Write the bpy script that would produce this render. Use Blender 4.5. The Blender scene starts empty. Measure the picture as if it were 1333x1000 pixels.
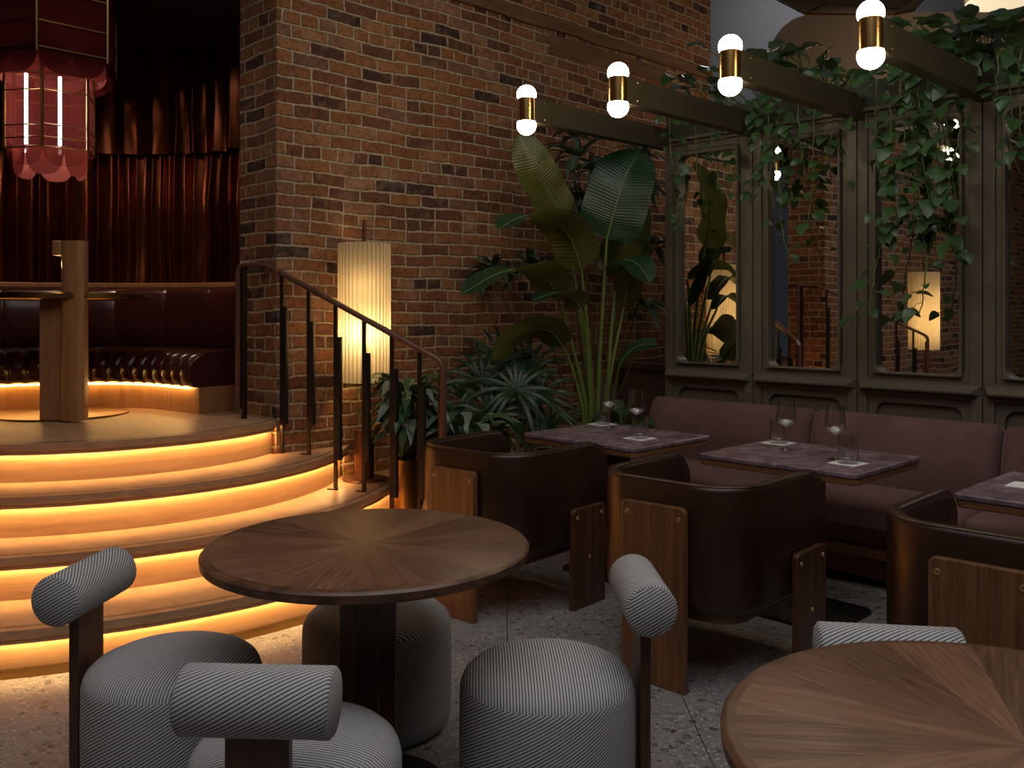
import bpy, bmesh, math, random
from mathutils import Vector, Matrix, noise

S = bpy.context.scene
COL = S.collection
PI = math.pi
rnd = random.Random(7)

# ------------------------------------------------------------------ camera
F, HZ, EYE, YAW = 1190.0, 402.0, 1.33, math.radians(45.7)
cd = bpy.data.cameras.new('camera')
cam = bpy.data.objects.new('camera', cd)
COL.objects.link(cam)
cam.location = (0, 0, EYE)
cam.rotation_euler = (PI / 2, 0, YAW)
cd.sensor_width = 36
cd.lens = 36 * F / 1333
cd.shift_y = -(500 - HZ) / 1333
cd.clip_start = 0.05
S.camera = cam
FW = Vector((-math.sin(YAW), math.cos(YAW), 0))
RT = Vector((math.cos(YAW), math.sin(YAW), 0))


def at(px, py, d):
    """survey point: photo position and distance along the view -> place in the room"""
    return Vector((0, 0, EYE)) + FW * d + RT * ((px - 666.5) / F * d) + Vector((0, 0, (HZ - py) / F * d))


def atY(px, py, Y):
    v = FW + RT * ((px - 666.5) / F)
    return at(px, py, Y / v.y)


def atX(px, py, X):
    v = FW + RT * ((px - 666.5) / F)
    return at(px, py, X / v.x)


def atZ(px, py, z):
    return at(px, py, F * (EYE - z) / (py - HZ))


def camxy(x, d):
    p = FW * d + RT * x
    return (p.x, p.y)


# ------------------------------------------------------------------ mesh builder
class MB:
    def __init__(s):
        s.v, s.f, s.m, s.uv = [], [], [], []

    def add(s, vs, fs, m=0, uv=None):
        o = len(s.v)
        s.v += [tuple(p) for p in vs]
        for i, f in enumerate(fs):
            s.f.append([a + o for a in f])
            s.m.append(m)
            s.uv.append(uv[i] if uv else None)

    def box(s, x0, x1, y0, y1, z0, z1, m=0):
        v = [(x, y, z) for z in (z0, z1) for y in (y0, y1) for x in (x0, x1)]
        s.add(v, [(0, 2, 3, 1), (4, 5, 7, 6), (0, 1, 5, 4), (2, 6, 7, 3), (0, 4, 6, 2), (1, 3, 7, 5)], m)

    def prism(s, poly, z0, z1, m=0, mt=None):
        n = len(poly)
        v = [(p[0], p[1], z0) for p in poly] + [(p[0], p[1], z1) for p in poly]
        s.add(v, [list(range(n))[::-1]] + [(i, (i + 1) % n, n + (i + 1) % n, n + i) for i in range(n)], m)
        s.add([(p[0], p[1], z1) for p in poly], [list(range(n))], m)

    def plate(s, poly, org, ax, ay, t, m=0):
        """outline poly (in ax, ay) extruded by vector t"""
        org, ax, ay, t = Vector(org), Vector(ax), Vector(ay), Vector(t)
        n = len(poly)
        a = [org + ax * p[0] + ay * p[1] for p in poly]
        b = [p + t for p in a]
        s.add(a + b, [list(range(n))[::-1], list(range(n, 2 * n))] +
              [(i, (i + 1) % n, n + (i + 1) % n, n + i) for i in range(n)], m)

    def lathe(s, prof, n=32, c=(0, 0, 0), m=0, closed=False):
        v, k = [], len(prof)
        for i in range(n):
            a = 2 * PI * i / n
            for r, z in prof:
                v.append((c[0] + r * math.cos(a), c[1] + r * math.sin(a), c[2] + z))
        fs = []
        for i in range(n):
            j = (i + 1) % n
            for q in range(k if closed else k - 1):
                q2 = (q + 1) % k
                fs.append((i * k + q, j * k + q, j * k + q2, i * k + q2))
        s.add(v, fs, m)

    def tube(s, pts, r, n=8, m=0, cap=True):
        pts = [Vector(p) for p in pts]
        N = len(pts)
        rr = r if isinstance(r, (list, tuple)) else [r] * N
        t0 = (pts[1] - pts[0]).normalized()
        a = t0.cross(Vector((0, 0, 1)))
        if a.length < 1e-3:
            a = t0.cross(Vector((0, 1, 0)))
        a.normalize()
        v = []
        for i, p in enumerate(pts):
            t = (pts[min(i + 1, N - 1)] - pts[max(i - 1, 0)]).normalized()
            a = (a - t * a.dot(t)).normalized()
            b = t.cross(a)
            for k in range(n):
                q = 2 * PI * k / n
                v.append(p + (a * math.cos(q) + b * math.sin(q)) * rr[i])
        fs = [(i * n + k, i * n + (k + 1) % n, (i + 1) * n + (k + 1) % n, (i + 1) * n + k)
              for i in range(N - 1) for k in range(n)]
        if cap:
            fs += [list(range(n))[::-1], list(range((N - 1) * n, N * n))]
        s.add(v, fs, m)

    def rings(s, R, close=True, caps=True, m=0, uv=False):
        """loft equal-length rings"""
        n, N = len(R[0]), len(R)
        v = [p for r in R for p in r]
        fs, us = [], []
        for i in range(N - 1):
            for k in range(n if close else n - 1):
                k2 = (k + 1) % n
                fs.append((i * n + k, i * n + k2, (i + 1) * n + k2, (i + 1) * n + k))
        if caps and close:
            fs += [list(range(n))[::-1], list(range((N - 1) * n, N * n))]
        us = [[(a // n / (N - 1), a % n / (n - 1)) for a in f] for f in fs] if uv else None
        s.add(v, fs, m, us)

    def sphere(s, c, r, n=20, h=12, m=0, sz=1.0):
        s.lathe([(max(r * math.sin(PI * i / h), 1e-4), -r * sz * math.cos(PI * i / h)) for i in range(h + 1)], n, c, m)

    def clampx(s, x):
        s.v = [(max(p[0], x), p[1], p[2]) for p in s.v]

    def build(s, name, mats, parent=None, smooth=None, bevel=0, seg=2, solid=0, weld=False):
        me = bpy.data.meshes.new(name)
        bm = bmesh.new()
        vs = [bm.verts.new(p) for p in s.v]
        uvl = bm.loops.layers.uv.new('UVMap') if any(u for u in s.uv) else None
        for f, mi, u in zip(s.f, s.m, s.uv):
            try:
                fc = bm.faces.new([vs[i] for i in f])
            except ValueError:
                continue
            fc.material_index = mi
            if uvl and u:
                for l, q in zip(fc.loops, u):
                    l[uvl].uv = q
        if weld:
            bmesh.ops.remove_doubles(bm, verts=bm.verts, dist=1e-5)
        if not getattr(s, 'open', False):
            bmesh.ops.recalc_face_normals(bm, faces=bm.faces)
        if smooth is not None:
            lim = math.radians(smooth)
            for fc in bm.faces:
                fc.smooth = True
            for e in bm.edges:
                if len(e.link_faces) == 2 and e.calc_face_angle(0) > lim:
                    e.smooth = False
        bm.to_mesh(me)
        bm.free()
        for mt in (mats if isinstance(mats, (list, tuple)) else [mats]):
            me.materials.append(mt)
        o = bpy.data.objects.new(name, me)
        COL.objects.link(o)
        if parent is not None:
            o.parent = parent
        if bevel:
            b = o.modifiers.new('Bevel', 'BEVEL')
            b.width, b.segments, b.limit_method, b.angle_limit = bevel, seg, 'ANGLE', math.radians(35)
        if solid:
            q = o.modifiers.new('Solid', 'SOLIDIFY')
            q.thickness = solid
        return o


def thing(name, label, cat, loc=(0, 0, 0), rz=0.0, group=None):
    o = bpy.data.objects.new(name, None)
    o.empty_display_size = 0.05
    COL.objects.link(o)
    o.location = loc
    o.rotation_euler = (0, 0, rz)
    return tag(o, label, cat, group)


def tag(o, label, cat, group=None):
    o['label'], o['category'] = label, cat
    if group:
        o['group'] = group
    return o


def struct(o):
    o['kind'] = 'structure'
    return o


def dup(root, loc, rz, label, group=None):
    r = root.copy()
    COL.objects.link(r)
    r.location, r.rotation_euler = loc, (0, 0, rz)
    r['label'] = label
    if group:
        r['group'] = group
    for ch in list(root.children):
        c = ch.copy()
        COL.objects.link(c)
        c.parent = r
        for g in ch.children:
            d = g.copy()
            COL.objects.link(d)
            d.parent = c
    return r


def rrect(x0, x1, y0, y1, r, n=5):
    P = []
    for cx, cy, a0 in ((x1 - r, y1 - r, 0), (x0 + r, y1 - r, 90), (x0 + r, y0 + r, 180), (x1 - r, y0 + r, 270)):
        for i in range(n + 1):
            a = math.radians(a0 + 90 * i / n)
            P.append((cx + r * math.cos(a), cy + r * math.sin(a)))
    return P


def spline(P, n):
    P = [Vector(p) for p in P]
    if len(P) == 2:
        return [P[0].lerp(P[1], i / n) for i in range(n + 1)]
    Q = [P[0] * 2 - P[1]] + P + [P[-1] * 2 - P[-2]]
    out = []
    k = len(P) - 1
    for i in range(n + 1):
        t = i / n * k
        j = min(int(t), k - 1)
        u = t - j
        a, b, c, d = Q[j:j + 4]
        out.append(0.5 * ((2 * b) + (c - a) * u + (2 * a - 5 * b + 4 * c - d) * u * u + (3 * b - a - 3 * c + d) * u ** 3))
    return out


# ------------------------------------------------------------------ materials
class NT:
    def __init__(s, name):
        s.mat = bpy.data.materials.new(name)
        s.mat.use_nodes = True
        s.t = s.mat.node_tree
        s.b = s.t.nodes['Principled BSDF']
        s.out = s.t.nodes['Material Output']

    def n(s, typ, **kw):
        x = s.t.nodes.new('ShaderNode' + typ)
        for k, v in kw.items():
            setattr(x, k, v)
        return x

    def l(s, a, b):
        s.t.links.new(a, b)

    def inp(s, node, key, val):
        if hasattr(val, 'is_output'):
            s.l(val, node.inputs[key])
        else:
            node.inputs[key].default_value = val

    def math(s, op, a, b=0.0, c=None):
        x = s.n('Math', operation=op)
        s.inp(x, 0, a)
        s.inp(x, 1, b)
        if c is not None:
            s.inp(x, 2, c)
        return x.outputs[0]

    def coord(s, kind='Object'):
        return s.n('TexCoord').outputs[kind]

    def mapping(s, vec, scale=(1, 1, 1), rot=(0, 0, 0)):
        m = s.n('Mapping')
        s.l(vec, m.inputs[0])
        m.inputs['Scale'].default_value = scale
        m.inputs['Rotation'].default_value = rot
        return m.outputs[0]

    def noise(s, vec, scale, detail=3, rough=.5, dist=0):
        x = s.n('TexNoise')
        if vec is not None:
            s.l(vec, x.inputs['Vector'])
        x.inputs['Scale'].default_value = scale
        x.inputs['Detail'].default_value = detail
        x.inputs['Roughness'].default_value = rough
        x.inputs['Distortion'].default_value = dist
        return x

    def ramp(s, fac, stops, interp='LINEAR'):
        x = s.n('ValToRGB')
        x.color_ramp.interpolation = interp
        e = x.color_ramp.elements
        while len(e) < len(stops):
            e.new(0.5)
        for q, (p, c) in zip(e, stops):
            q.position = p
            q.color = (*c, 1) if len(c) == 3 else c
        s.l(fac, x.inputs[0])
        return x.outputs[0]

    def mix(s, fac, a, b, mode='MIX'):
        x = s.n('Mix', data_type='RGBA', blend_type=mode)
        s.inp(x, 0, fac)
        for k, v in ((6, a), (7, b)):
            if hasattr(v, 'is_output'):
                s.l(v, x.inputs[k])
            else:
                x.inputs[k].default_value = (*v, 1)
        return x.outputs[2]

    def bump(s, h, strength=.3, dist=.01):
        x = s.n('Bump')
        s.l(h, x.inputs['Height'])
        x.inputs['Strength'].default_value = strength
        x.inputs['Distance'].default_value = dist
        s.l(x.outputs[0], s.b.inputs['Normal'])

    def set(s, **kw):
        names = dict(color='Base Color', rough='Roughness', metal='Metallic', spec='Specular IOR Level', coat='Coat Weight',
                     sheen='Sheen Weight', trans='Transmission Weight', ior='IOR', emit='Emission Strength',
                     ecol='Emission Color', coatr='Coat Roughness', sheenr='Sheen Roughness', alpha='Alpha')
        for k, v in kw.items():
            i = s.b.inputs[names[k]]
            if hasattr(v, 'is_output'):
                s.l(v, i)
            elif isinstance(v, tuple):
                i.default_value = (*v, 1)
            else:
                i.default_value = v
        return s


def plain(name, color, rough=.5, metal=0.0, spec=.5, var=.12, scale=20, **kw):
    m = NT(name)
    n = m.noise(m.coord(), scale, 4)
    c = m.mix(n.outputs[0], tuple(x * (1 - var) for x in color), tuple(min(1, x * (1 + var)) for x in color))
    m.set(color=c, rough=rough, metal=metal, spec=spec, **kw)
    return m.mat


def wood(name, dark, light, scale=(2, 2, 30), rough=.4, coat=0.0, contrast=(.3, .7), dist=.6, sc=2.2):
    m = NT(name)
    v = m.mapping(m.coord(), scale)
    n1 = m.noise(v, sc, 5, .6, dist)
    n2 = m.noise(m.mapping(m.coord(), tuple(x * 4 for x in scale)), 3, 2, .5)
    f = m.math('ADD', m.math('MULTIPLY', n1.outputs[0], .75), m.math('MULTIPLY', n2.outputs[0], .25))
    c = m.ramp(f, [(contrast[0], dark), (contrast[1], light)])
    m.set(color=c, rough=rough, coat=coat)
    m.bump(f, .05, .002)
    return m.mat


def sunburst(name, dark, mid, light, wedges=16, rim=.415):
    m = NT(name)
    c = m.coord()
    sx = m.n('SeparateXYZ')
    m.l(c, sx.inputs[0])
    x, y = sx.outputs[0], sx.outputs[1]
    ang = m.math('ARCTAN2', y, x)
    r = m.math('SQRT', m.math('ADD', m.math('MULTIPLY', x, x), m.math('MULTIPLY', y, y)))
    w = m.math('ADD', m.math('MULTIPLY', ang, wedges / (2 * PI)), 100.0)
    idx = m.math('FLOOR', w)
    fr = m.math('FRACT', w)
    # book-matched: mirror every wedge about its middle line
    loc = m.math('ABSOLUTE', m.math('SUBTRACT', fr, .5))
    across = m.math('MULTIPLY', m.math('MULTIPLY', loc, r), 16.0)
    along = m.math('MULTIPLY', r, 2.2)
    cb = m.n('CombineXYZ')
    m.l(m.math('ADD', across, m.math('MULTIPLY', loc, .35)), cb.inputs[0])
    m.l(along, cb.inputs[1])
    m.l(m.math('MULTIPLY', idx, .35), cb.inputs[2])
    n1 = m.noise(cb.outputs[0], 2.6, 5, .62, .9)
    wn = m.n('TexWhiteNoise', noise_dimensions='1D')
    m.l(idx, wn.inputs['W'])
    f = m.math('ADD', m.math('MULTIPLY', n1.outputs[0], .78), m.math('MULTIPLY', wn.outputs[0], .22))
    col = m.ramp(f, [(.3, dark), (.52, mid), (.75, light)])
    # solid edge band
    vb = m.mapping(c, (14, 14, 40))
    n2 = m.noise(vb, 1.2, 4)
    band = m.ramp(n2.outputs[0], [(.3, dark), (.7, mid)])
    isb = m.math('GREATER_THAN', r, rim)
    m.set(color=m.mix(isb, col, band), rough=.38, spec=.5)
    return m.mat


def brick_mat(name, dim=1.0):
    m = NT(name)
    c = m.coord()
    sx = m.n('SeparateXYZ')
    m.l(c, sx.inputs[0])
    u = m.math('ADD', sx.outputs[0], sx.outputs[1])
    cb = m.n('CombineXYZ')
    m.l(u, cb.inputs[0])
    m.l(sx.outputs[2], cb.inputs[1])
    p = cb.outputs[0]
    nA = m.noise(c, 1.1, 2)
    nB = m.noise(c, 14, 3, .6)

    def off(nz, k):
        vm = m.n('VectorMath', operation='SUBTRACT')
        m.l(nz.outputs['Color'], vm.inputs[0])
        vm.inputs[1].default_value = (.5, .5, .5)
        sc = m.n('VectorMath', operation='SCALE')
        m.l(vm.outputs[0], sc.inputs[0])
        sc.inputs['Scale'].default_value = k
        return sc.outputs[0]
    ad = m.n('VectorMath', operation='ADD')
    m.l(p, ad.inputs[0])
    m.l(off(nA, .085), ad.inputs[1])
    ad2 = m.n('VectorMath', operation='ADD')
    m.l(ad.outputs[0], ad2.inputs[0])
    m.l(off(nB, .020), ad2.inputs[1])
    b = m.n('TexBrick', offset=.5, offset_frequency=2, squash=.5, squash_frequency=5)
    m.l(ad2.outputs[0], b.inputs['Vector'])
    b.inputs['Color1'].default_value = (0, 0, 0, 1)
    b.inputs['Color2'].default_value = (1, 1, 1, 1)
    b.inputs['Mortar'].default_value = (.5, .5, .5, 1)
    b.inputs['Scale'].default_value = 1
    b.inputs['Mortar Size'].default_value = .0095
    b.inputs['Mortar Smooth'].default_value = .45
    b.inputs['Brick Width'].default_value = .225
    b.inputs['Row Height'].default_value = .0727
    tint = m.ramp(b.outputs['Color'], [(0, (.030, .022, .022)), (.09, (.045, .028, .026)), (.15, (.115, .048, .030)),
                                       (.33, (.21, .078, .032)), (.52, (.31, .130, .045)), (.66, (.22, .080, .042)), (.76, (.33, .150, .055)),
                                       (.85, (.34, .175, .080)), (1, (.16, .078, .062))])
    n3 = m.noise(c, 42, 4, .65)
    var = m.ramp(n3.outputs[0], [(.28, (.45, .42, .42)), (.55, (1, 1, 1)), (.8, (1.0, 1.0, 1.0))])
    n5 = m.noise(c, 17, 4, .6)
    tint = m.mix(m.ramp(n5.outputs[0], [(.42, (0, 0, 0)), (.68, (.55, .55, .55))]), tint, (.14, .060, .034))
    tint = m.mix(m.ramp(n5.outputs[1], [(.50, (0, 0, 0)), (.75, (.5, .5, .5))]), tint, (.42, .215, .090))
    col = m.mix(1, tint, var, 'MULTIPLY')
    n4 = m.noise(c, 5, 3)
    white = m.ramp(n4.outputs[0], [(.60, (0, 0, 0)), (.74, (1, 1, 1))])
    col = m.mix(m.math('MULTIPLY', white, .22), col, (.42, .36, .32))
    mort = m.ramp(n3.outputs[0], [(.3, (.24, .165, .10)), (.7, (.50, .38, .25))])
    fac = b.outputs['Fac']
    col = m.mix(fac, col, mort)
    m.set(color=col, rough=.9, spec=.25)
    h = m.math('ADD', m.math('MULTIPLY', m.math('SUBTRACT', 1.0, fac), .8), m.math('MULTIPLY', n3.outputs[0], .35))
    m.bump(h, 1.0, .02)
    return m.mat


def terrazzo():
    m = NT('terrazzo')
    c = m.coord()
    base = m.noise(c, 3, 4)
    col = m.ramp(base.outputs[0], [(.3, (.19, .185, .182)), (.7, (.27, .26, .255))])
    for sc, thr, stops in ((26, .34, [(0, (.045, .042, .042)), (.45, (.12, .115, .115)), (1, (.40, .38, .36))]),
                           (60, .36, [(0, (.06, .056, .055)), (.5, (.30, .29, .28)), (1, (.45, .43, .41))]),
                           (150, .36, [(0, (.06, .055, .055)), (1, (.40, .38, .36))])):
        nz = m.noise(c, sc * .9, 2)
        vm = m.n('VectorMath', operation='SCALE')
        m.l(nz.outputs['Color'], vm.inputs[0])
        vm.inputs['Scale'].default_value = .55 / sc
        va = m.n('VectorMath', operation='ADD')
        m.l(c, va.inputs[0])
        m.l(vm.outputs[0], va.inputs[1])
        v = m.n('TexVoronoi', voronoi_dimensions='2D')
        m.l(va.outputs[0], v.inputs['Vector'])
        v.inputs['Scale'].default_value = sc
        sp = m.n('SeparateColor')
        m.l(v.outputs['Color'], sp.inputs[0])
        sel = m.math('MULTIPLY', m.math('LESS_THAN', v.outputs['Distance'], thr), m.math('GREATER_THAN', sp.outputs[1], .52))
        col = m.mix(sel, col, m.ramp(sp.outputs[0], stops))
    # tile joints
    b = m.n('TexBrick', offset=.5)
    m.l(m.mapping(c, (1, 1, 1), (0, 0, math.radians(44))), b.inputs['Vector'])
    b.inputs['Scale'].default_value = 1
    b.inputs['Brick Width'].default_value = 1.2
    b.inputs['Row Height'].default_value = .6
    b.inputs['Mortar Size'].default_value = .0022
    col = m.mix(b.outputs['Fac'], col, (.06, .057, .055))
    m.set(color=col, rough=.42, spec=.4)
    return m.mat


def stripes():
    m = NT('corded_fabric')
    uv = m.coord('UV')
    sx = m.n('SeparateXYZ')
    m.l(uv, sx.inputs[0])
    a = math.radians(30)
    nz = m.noise(m.coord(), 60, 2)
    val = m.math('SUBTRACT', m.math('MULTIPLY', sx.outputs[1], math.cos(a)), m.math('MULTIPLY', sx.outputs[0], math.sin(a)))
    val = m.math('ADD', val, m.math('MULTIPLY', nz.outputs[0], .0006))
    w = m.math('SINE', m.math('MULTIPLY', val, 2 * PI / .0078))
    w = m.math('MULTIPLY_ADD', w, .5, .5)
    f2 = m.noise(m.coord(), 900, 2)
    cord = m.ramp(f2.outputs[0], [(.3, (.37, .365, .37)), (.7, (.60, .595, .60))])
    col = m.mix(m.ramp(w, [(.10, (0, 0, 0)), (.30, (1, 1, 1))]), (.030, .026, .028), cord)
    m.set(color=col, rough=.9, spec=.15)
    m.bump(w, .3, .0025)
    return m.mat


def leafmat(name, top, under, rough=.35, var=.35, trans=.25, veins=0):
    m = NT(name)
    n = m.noise(m.coord(), 9, 3)
    geo = m.n('NewGeometry')
    a = m.mix(n.outputs[0], tuple(x * (1 - var) for x in top), tuple(x * (1 + var) for x in top))
    b = m.mix(n.outputs[0], tuple(x * (1 - var) for x in under), tuple(x * (1 + var) for x in under))
    c = m.mix(geo.outputs['Backfacing'], a, b)
    if veins:
        sx = m.n('SeparateXYZ')
        m.l(m.coord('UV'), sx.inputs[0])
        v = m.math('ADD', sx.outputs[0], m.math('MULTIPLY', m.math('ABSOLUTE', m.math('SUBTRACT', sx.outputs[1], .5)), -.10))
        h = m.math('SINE', m.math('ADD', m.math('MULTIPLY', v, 2 * PI * veins), m.math('MULTIPLY', n.outputs[0], 5.0)))
        c = m.mix(m.math('MULTIPLY_ADD', h, .10, .10), c, (.004, .010, .004))
        m.bump(h, .22, .003)
    m.set(color=c, rough=rough, spec=.5)
    tr = m.n('BsdfTranslucent')
    m.l(c, tr.inputs[0])
    mx = m.n('MixShader')
    mx.inputs[0].default_value = trans
    m.l(m.b.outputs[0], mx.inputs[1])
    m.l(tr.outputs[0], mx.inputs[2])
    m.l(mx.outputs[0], m.out.inputs[0])
    return m.mat


def emission(name, color, strength):
    m = NT(name)
    m.set(color=(.8, .8, .8), ecol=color, emit=strength)
    return m.mat


def marble():
    m = NT('purple_marble')
    c = m.coord()
    n1 = m.noise(c, 7, 8, .65, 1.4)
    n2 = m.noise(c, 40, 4, .6)
    f = m.math('ADD', m.math('MULTIPLY', n1.outputs[0], .75), m.math('MULTIPLY', n2.outputs[0], .25))
    col = m.ramp(f, [(.30, (.050, .022, .026)), (.42, (.15, .092, .110)), (.56, (.25, .175, .205)), (.70, (.44, .35, .38))])
    m.set(color=col, rough=.25, spec=.5)
    return m.mat


def velvet():
    m = NT('mauve_velvet')
    c = m.coord()
    n1 = m.noise(c, 4, 5, .6)
    n2 = m.noise(m.mapping(c, (60, 60, 12)), 3, 3)
    f = m.math('ADD', m.math('MULTIPLY', n1.outputs[0], .6), m.math('MULTIPLY', n2.outputs[0], .4))
    col = m.ramp(f, [(.3, (.085, .043, .038)), (.7, (.185, .105, .096))])
    m.set(color=col, rough=.85, spec=.2, sheen=.55, sheenr=.35)
    m.b.inputs['Sheen Tint'].default_value = (.75, .55, .58, 1)
    m.bump(f, .25, .003)
    return m.mat


def leather(name, a, b, rough):
    m = NT(name)
    c = m.coord()
    n1 = m.noise(c, 3, 4)
    n2 = m.noise(c, 240, 3)
    col = m.ramp(n1.outputs[0], [(.3, a), (.7, b)])
    m.set(color=col, rough=rough, spec=.5)
    m.bump(n2.outputs[0], .08, .001)
    return m.mat


def sheer(name, color, alpha):
    m = NT(name)
    tr = m.n('BsdfTransparent')
    d = m.n('BsdfDiffuse')
    tl = m.n('BsdfTranslucent')
    n = m.noise(m.mapping(m.coord(), (1, 1, 1)), 160, 2)
    col = m.mix(n.outputs[0], tuple(x * .8 for x in color), tuple(x * 1.2 for x in color))
    m.l(col, d.inputs[0])
    m.l(col, tl.inputs[0])
    a = m.n('MixShader')
    a.inputs[0].default_value = .5
    m.l(d.outputs[0], a.inputs[1])
    m.l(tl.outputs[0], a.inputs[2])
    b = m.n('MixShader')
    b.inputs[0].default_value = alpha
    m.l(tr.outputs[0], b.inputs[1])
    m.l(a.outputs[0], b.inputs[2])
    m.l(b.outputs[0], m.out.inputs[0])
    return m.mat


def satin():
    m = NT('maroon_satin')
    c = m.coord()
    n = m.noise(m.mapping(c, (30, 30, 1.5)), 2, 3)
    col = m.ramp(n.outputs[0], [(.3, (.12, .029, .010)), (.7, (.22, .058, .020))])
    m.set(color=col, rough=.24, spec=.6, metal=.9)
    m.b.inputs['Specular Tint'].default_value = (1, .45, .3, 1)
    return m.mat


M = dict(
    brick=brick_mat('old_red_brick'),
    terrazzo=terrazzo(),
    oak=wood('oak_tread', (.33, .190, .105), (.50, .31, .18), (1.6, 5, 14), .38),
    oak_riser=wood('oak_riser', (.34, .19, .095), (.52, .32, .175), (1.5, 1.5, 22), .45),
    oak_post=wood('oak_post', (.26, .110, .038), (.42, .205, .085), (14, 14, 1.2), .4),
    walnut=wood('walnut_upright', (.075, .030, .011), (.24, .108, .042), (26, 26, 1.1), .38),
    walnut_dark=wood('dark_walnut', (.035, .013, .006), (.13, .052, .024), (30, 30, 1.0), .35),
    walnut_edge=wood('walnut_edge', (.13, .052, .020), (.27, .12, .05), (3, 3, 40), .35),
    daub=plain('crumbly_daub', (.115, .070, .045), .95, var=.5, scale=9),
    timber=wood('old_timber', (.075, .034, .016), (.20, .095, .042), (14, 1, 22), .8),
    sun=sunburst('walnut_sunburst', (.058, .024, .013), (.165, .074, .040), (.28, .148, .086)),
    cord=stripes(),
    leather=leather('brown_leather', (.020, .008, .0045), (.042, .017, .008), .33),
    leather_red=leather('oxblood_leather', (.032, .007, .006), (.055, .012, .010), .24),
    velvet=velvet(),
    marble=marble(),
    paint=plain('olive_grey_paint', (.125, .106, .080), .36, var=.08, scale=3),
    paint_green=plain('green_painted_board', (.040, .044, .032), .4, var=.1, scale=3),
    beam=plain('bronze_painted_steel', (.085, .066, .038), .42, metal=.35, var=.08, scale=4),
    brass=plain('brushed_brass', (.60, .36, .13), .24, metal=1, var=.06, scale=50),
    screw=plain('brass_screw', (.50, .31, .12), .45, metal=.55, var=.05),
    brass_dark=plain('aged_brass', (.32, .19, .07), .3, metal=1, var=.12, scale=20),
    bronze=plain('dark_bronze', (.030, .020, .014), .42, metal=.6, var=.15, scale=30),
    black=plain('black_steel', (.012, .011, .011), .45, metal=.3),
    copper=plain('copper_brown', (.15, .062, .030), .38, metal=.5, var=.15),
    rail=wood('rail_wood', (.075, .030, .018), (.16, .070, .042), (6, 6, 6), .33),
    mirror=plain('mirror_glass', (.80, .79, .77), .012, metal=1, var=.01),
    plaster=plain('grey_plaster', (.20, .20, .205), .9, var=.06, scale=4),
    beige=plain('beige_plaster', (.26, .20, .15), .85, var=.06, scale=4),
    dark=plain('dark_plaster', (.022, .012, .011), .8, var=.1, scale=4),
    ceil=plain('ceiling_plaster', (.14, .13, .12), .9, var=.05, scale=4),
    satin=satin(),
    napkin=plain('white_paper', (.82, .81, .79), .8, var=.03, scale=60),
    soil=plain('soil', (.025, .017, .012), .95, var=.4, scale=60),
    mesh_dark=sheer('dark_red_mesh', (.11, .016, .018), .78),
    mesh_red=sheer('red_mesh_fabric', (.13, .024, .024), .24),
    fabric_red=sheer('red_fabric', (.50, .15, .13), .92),
    canopy=sheer('canvas', (.26, .20, .15), .97),
    globe=emission('globe_glass', (1, .80, .52), 30),
    tube=emission('tube_lamp', (1, .83, .66), 40),
    led_low=emission('warm_led_low', (1, .55, .16), 45),
    led=emission('warm_led', (1, .60, .21), 120),
    disc=emission('lamp_diffuser', (1, .80, .52), .85),
    leaf_banana=leafmat('paradise_leaf', (.020, .062, .026), (.105, .120, .026), .33, .3, .35, 34),
    leaf_palm=leafmat('palm_leaf', (.018, .050, .018), (.030, .060, .018), .42),
    leaf_lily=leafmat('lily_leaf', (.040, .105, .038), (.065, .105, .040), .32, .5),
    leaf_silver=leafmat('silver_leaf', (.17, .22, .17), (.07, .11, .06), .4, .7),
    leaf_pothos=leafmat('pothos_leaf', (.052, .112, .040), (.080, .130, .042), .30, .7),
    leaf_dark=leafmat('dark_leaf', (.085, .135, .095), (.090, .125, .075), .36, .5, .35),
    stem=plain('green_stem', (.12, .17, .035), .45, var=.3),
    stem_brown=plain('brown_stem', (.09, .055, .03), .7, var=.3),
)


def glass_mat():
    # thin blown glass: clear, with a reflection that grows towards the edge of each wall
    m = NT('clear_glass')
    tr = m.n('BsdfTransparent')
    tr.inputs[0].default_value = (.97, .975, .97, 1)
    gl = m.n('BsdfGlossy')
    gl.inputs['Roughness'].default_value = .015
    lw = m.n('LayerWeight')
    lw.inputs['Blend'].default_value = .5
    mx = m.n('MixShader')
    m.l(m.math('MULTIPLY_ADD', m.math('POWER', lw.outputs['Facing'], 1.7), .85, .07), mx.inputs[0])
    m.l(tr.outputs[0], mx.inputs[1])
    m.l(gl.outputs[0], mx.inputs[2])
    m.l(mx.outputs[0], m.out.inputs[0])
    return m.mat


def shade_mat():
    m = NT('pleated_paper')
    n = m.noise(m.coord(), 30, 3)
    col = m.mix(n.outputs[0], (.56, .48, .34), (.60, .52, .37))
    tl = m.n('BsdfTranslucent')
    d = m.n('BsdfDiffuse')
    m.l(col, tl.inputs[0])
    m.l(col, d.inputs[0])
    a = m.n('MixShader')
    a.inputs[0].default_value = .5
    m.l(d.outputs[0], a.inputs[1])
    m.l(tl.outputs[0], a.inputs[2])
    m.l(a.outputs[0], m.out.inputs[0])
    return m.mat


M['glass'] = glass_mat()
M['shade'] = shade_mat()


def light(name, typ, loc, energy, color, **kw):
    d = bpy.data.lights.new(name, typ)
    d.energy, d.color = energy, color
    for k, v in kw.items():
        setattr(d, k, v)
    o = bpy.data.objects.new(name, d)
    COL.objects.link(o)
    o.location = loc
    return o


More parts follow.
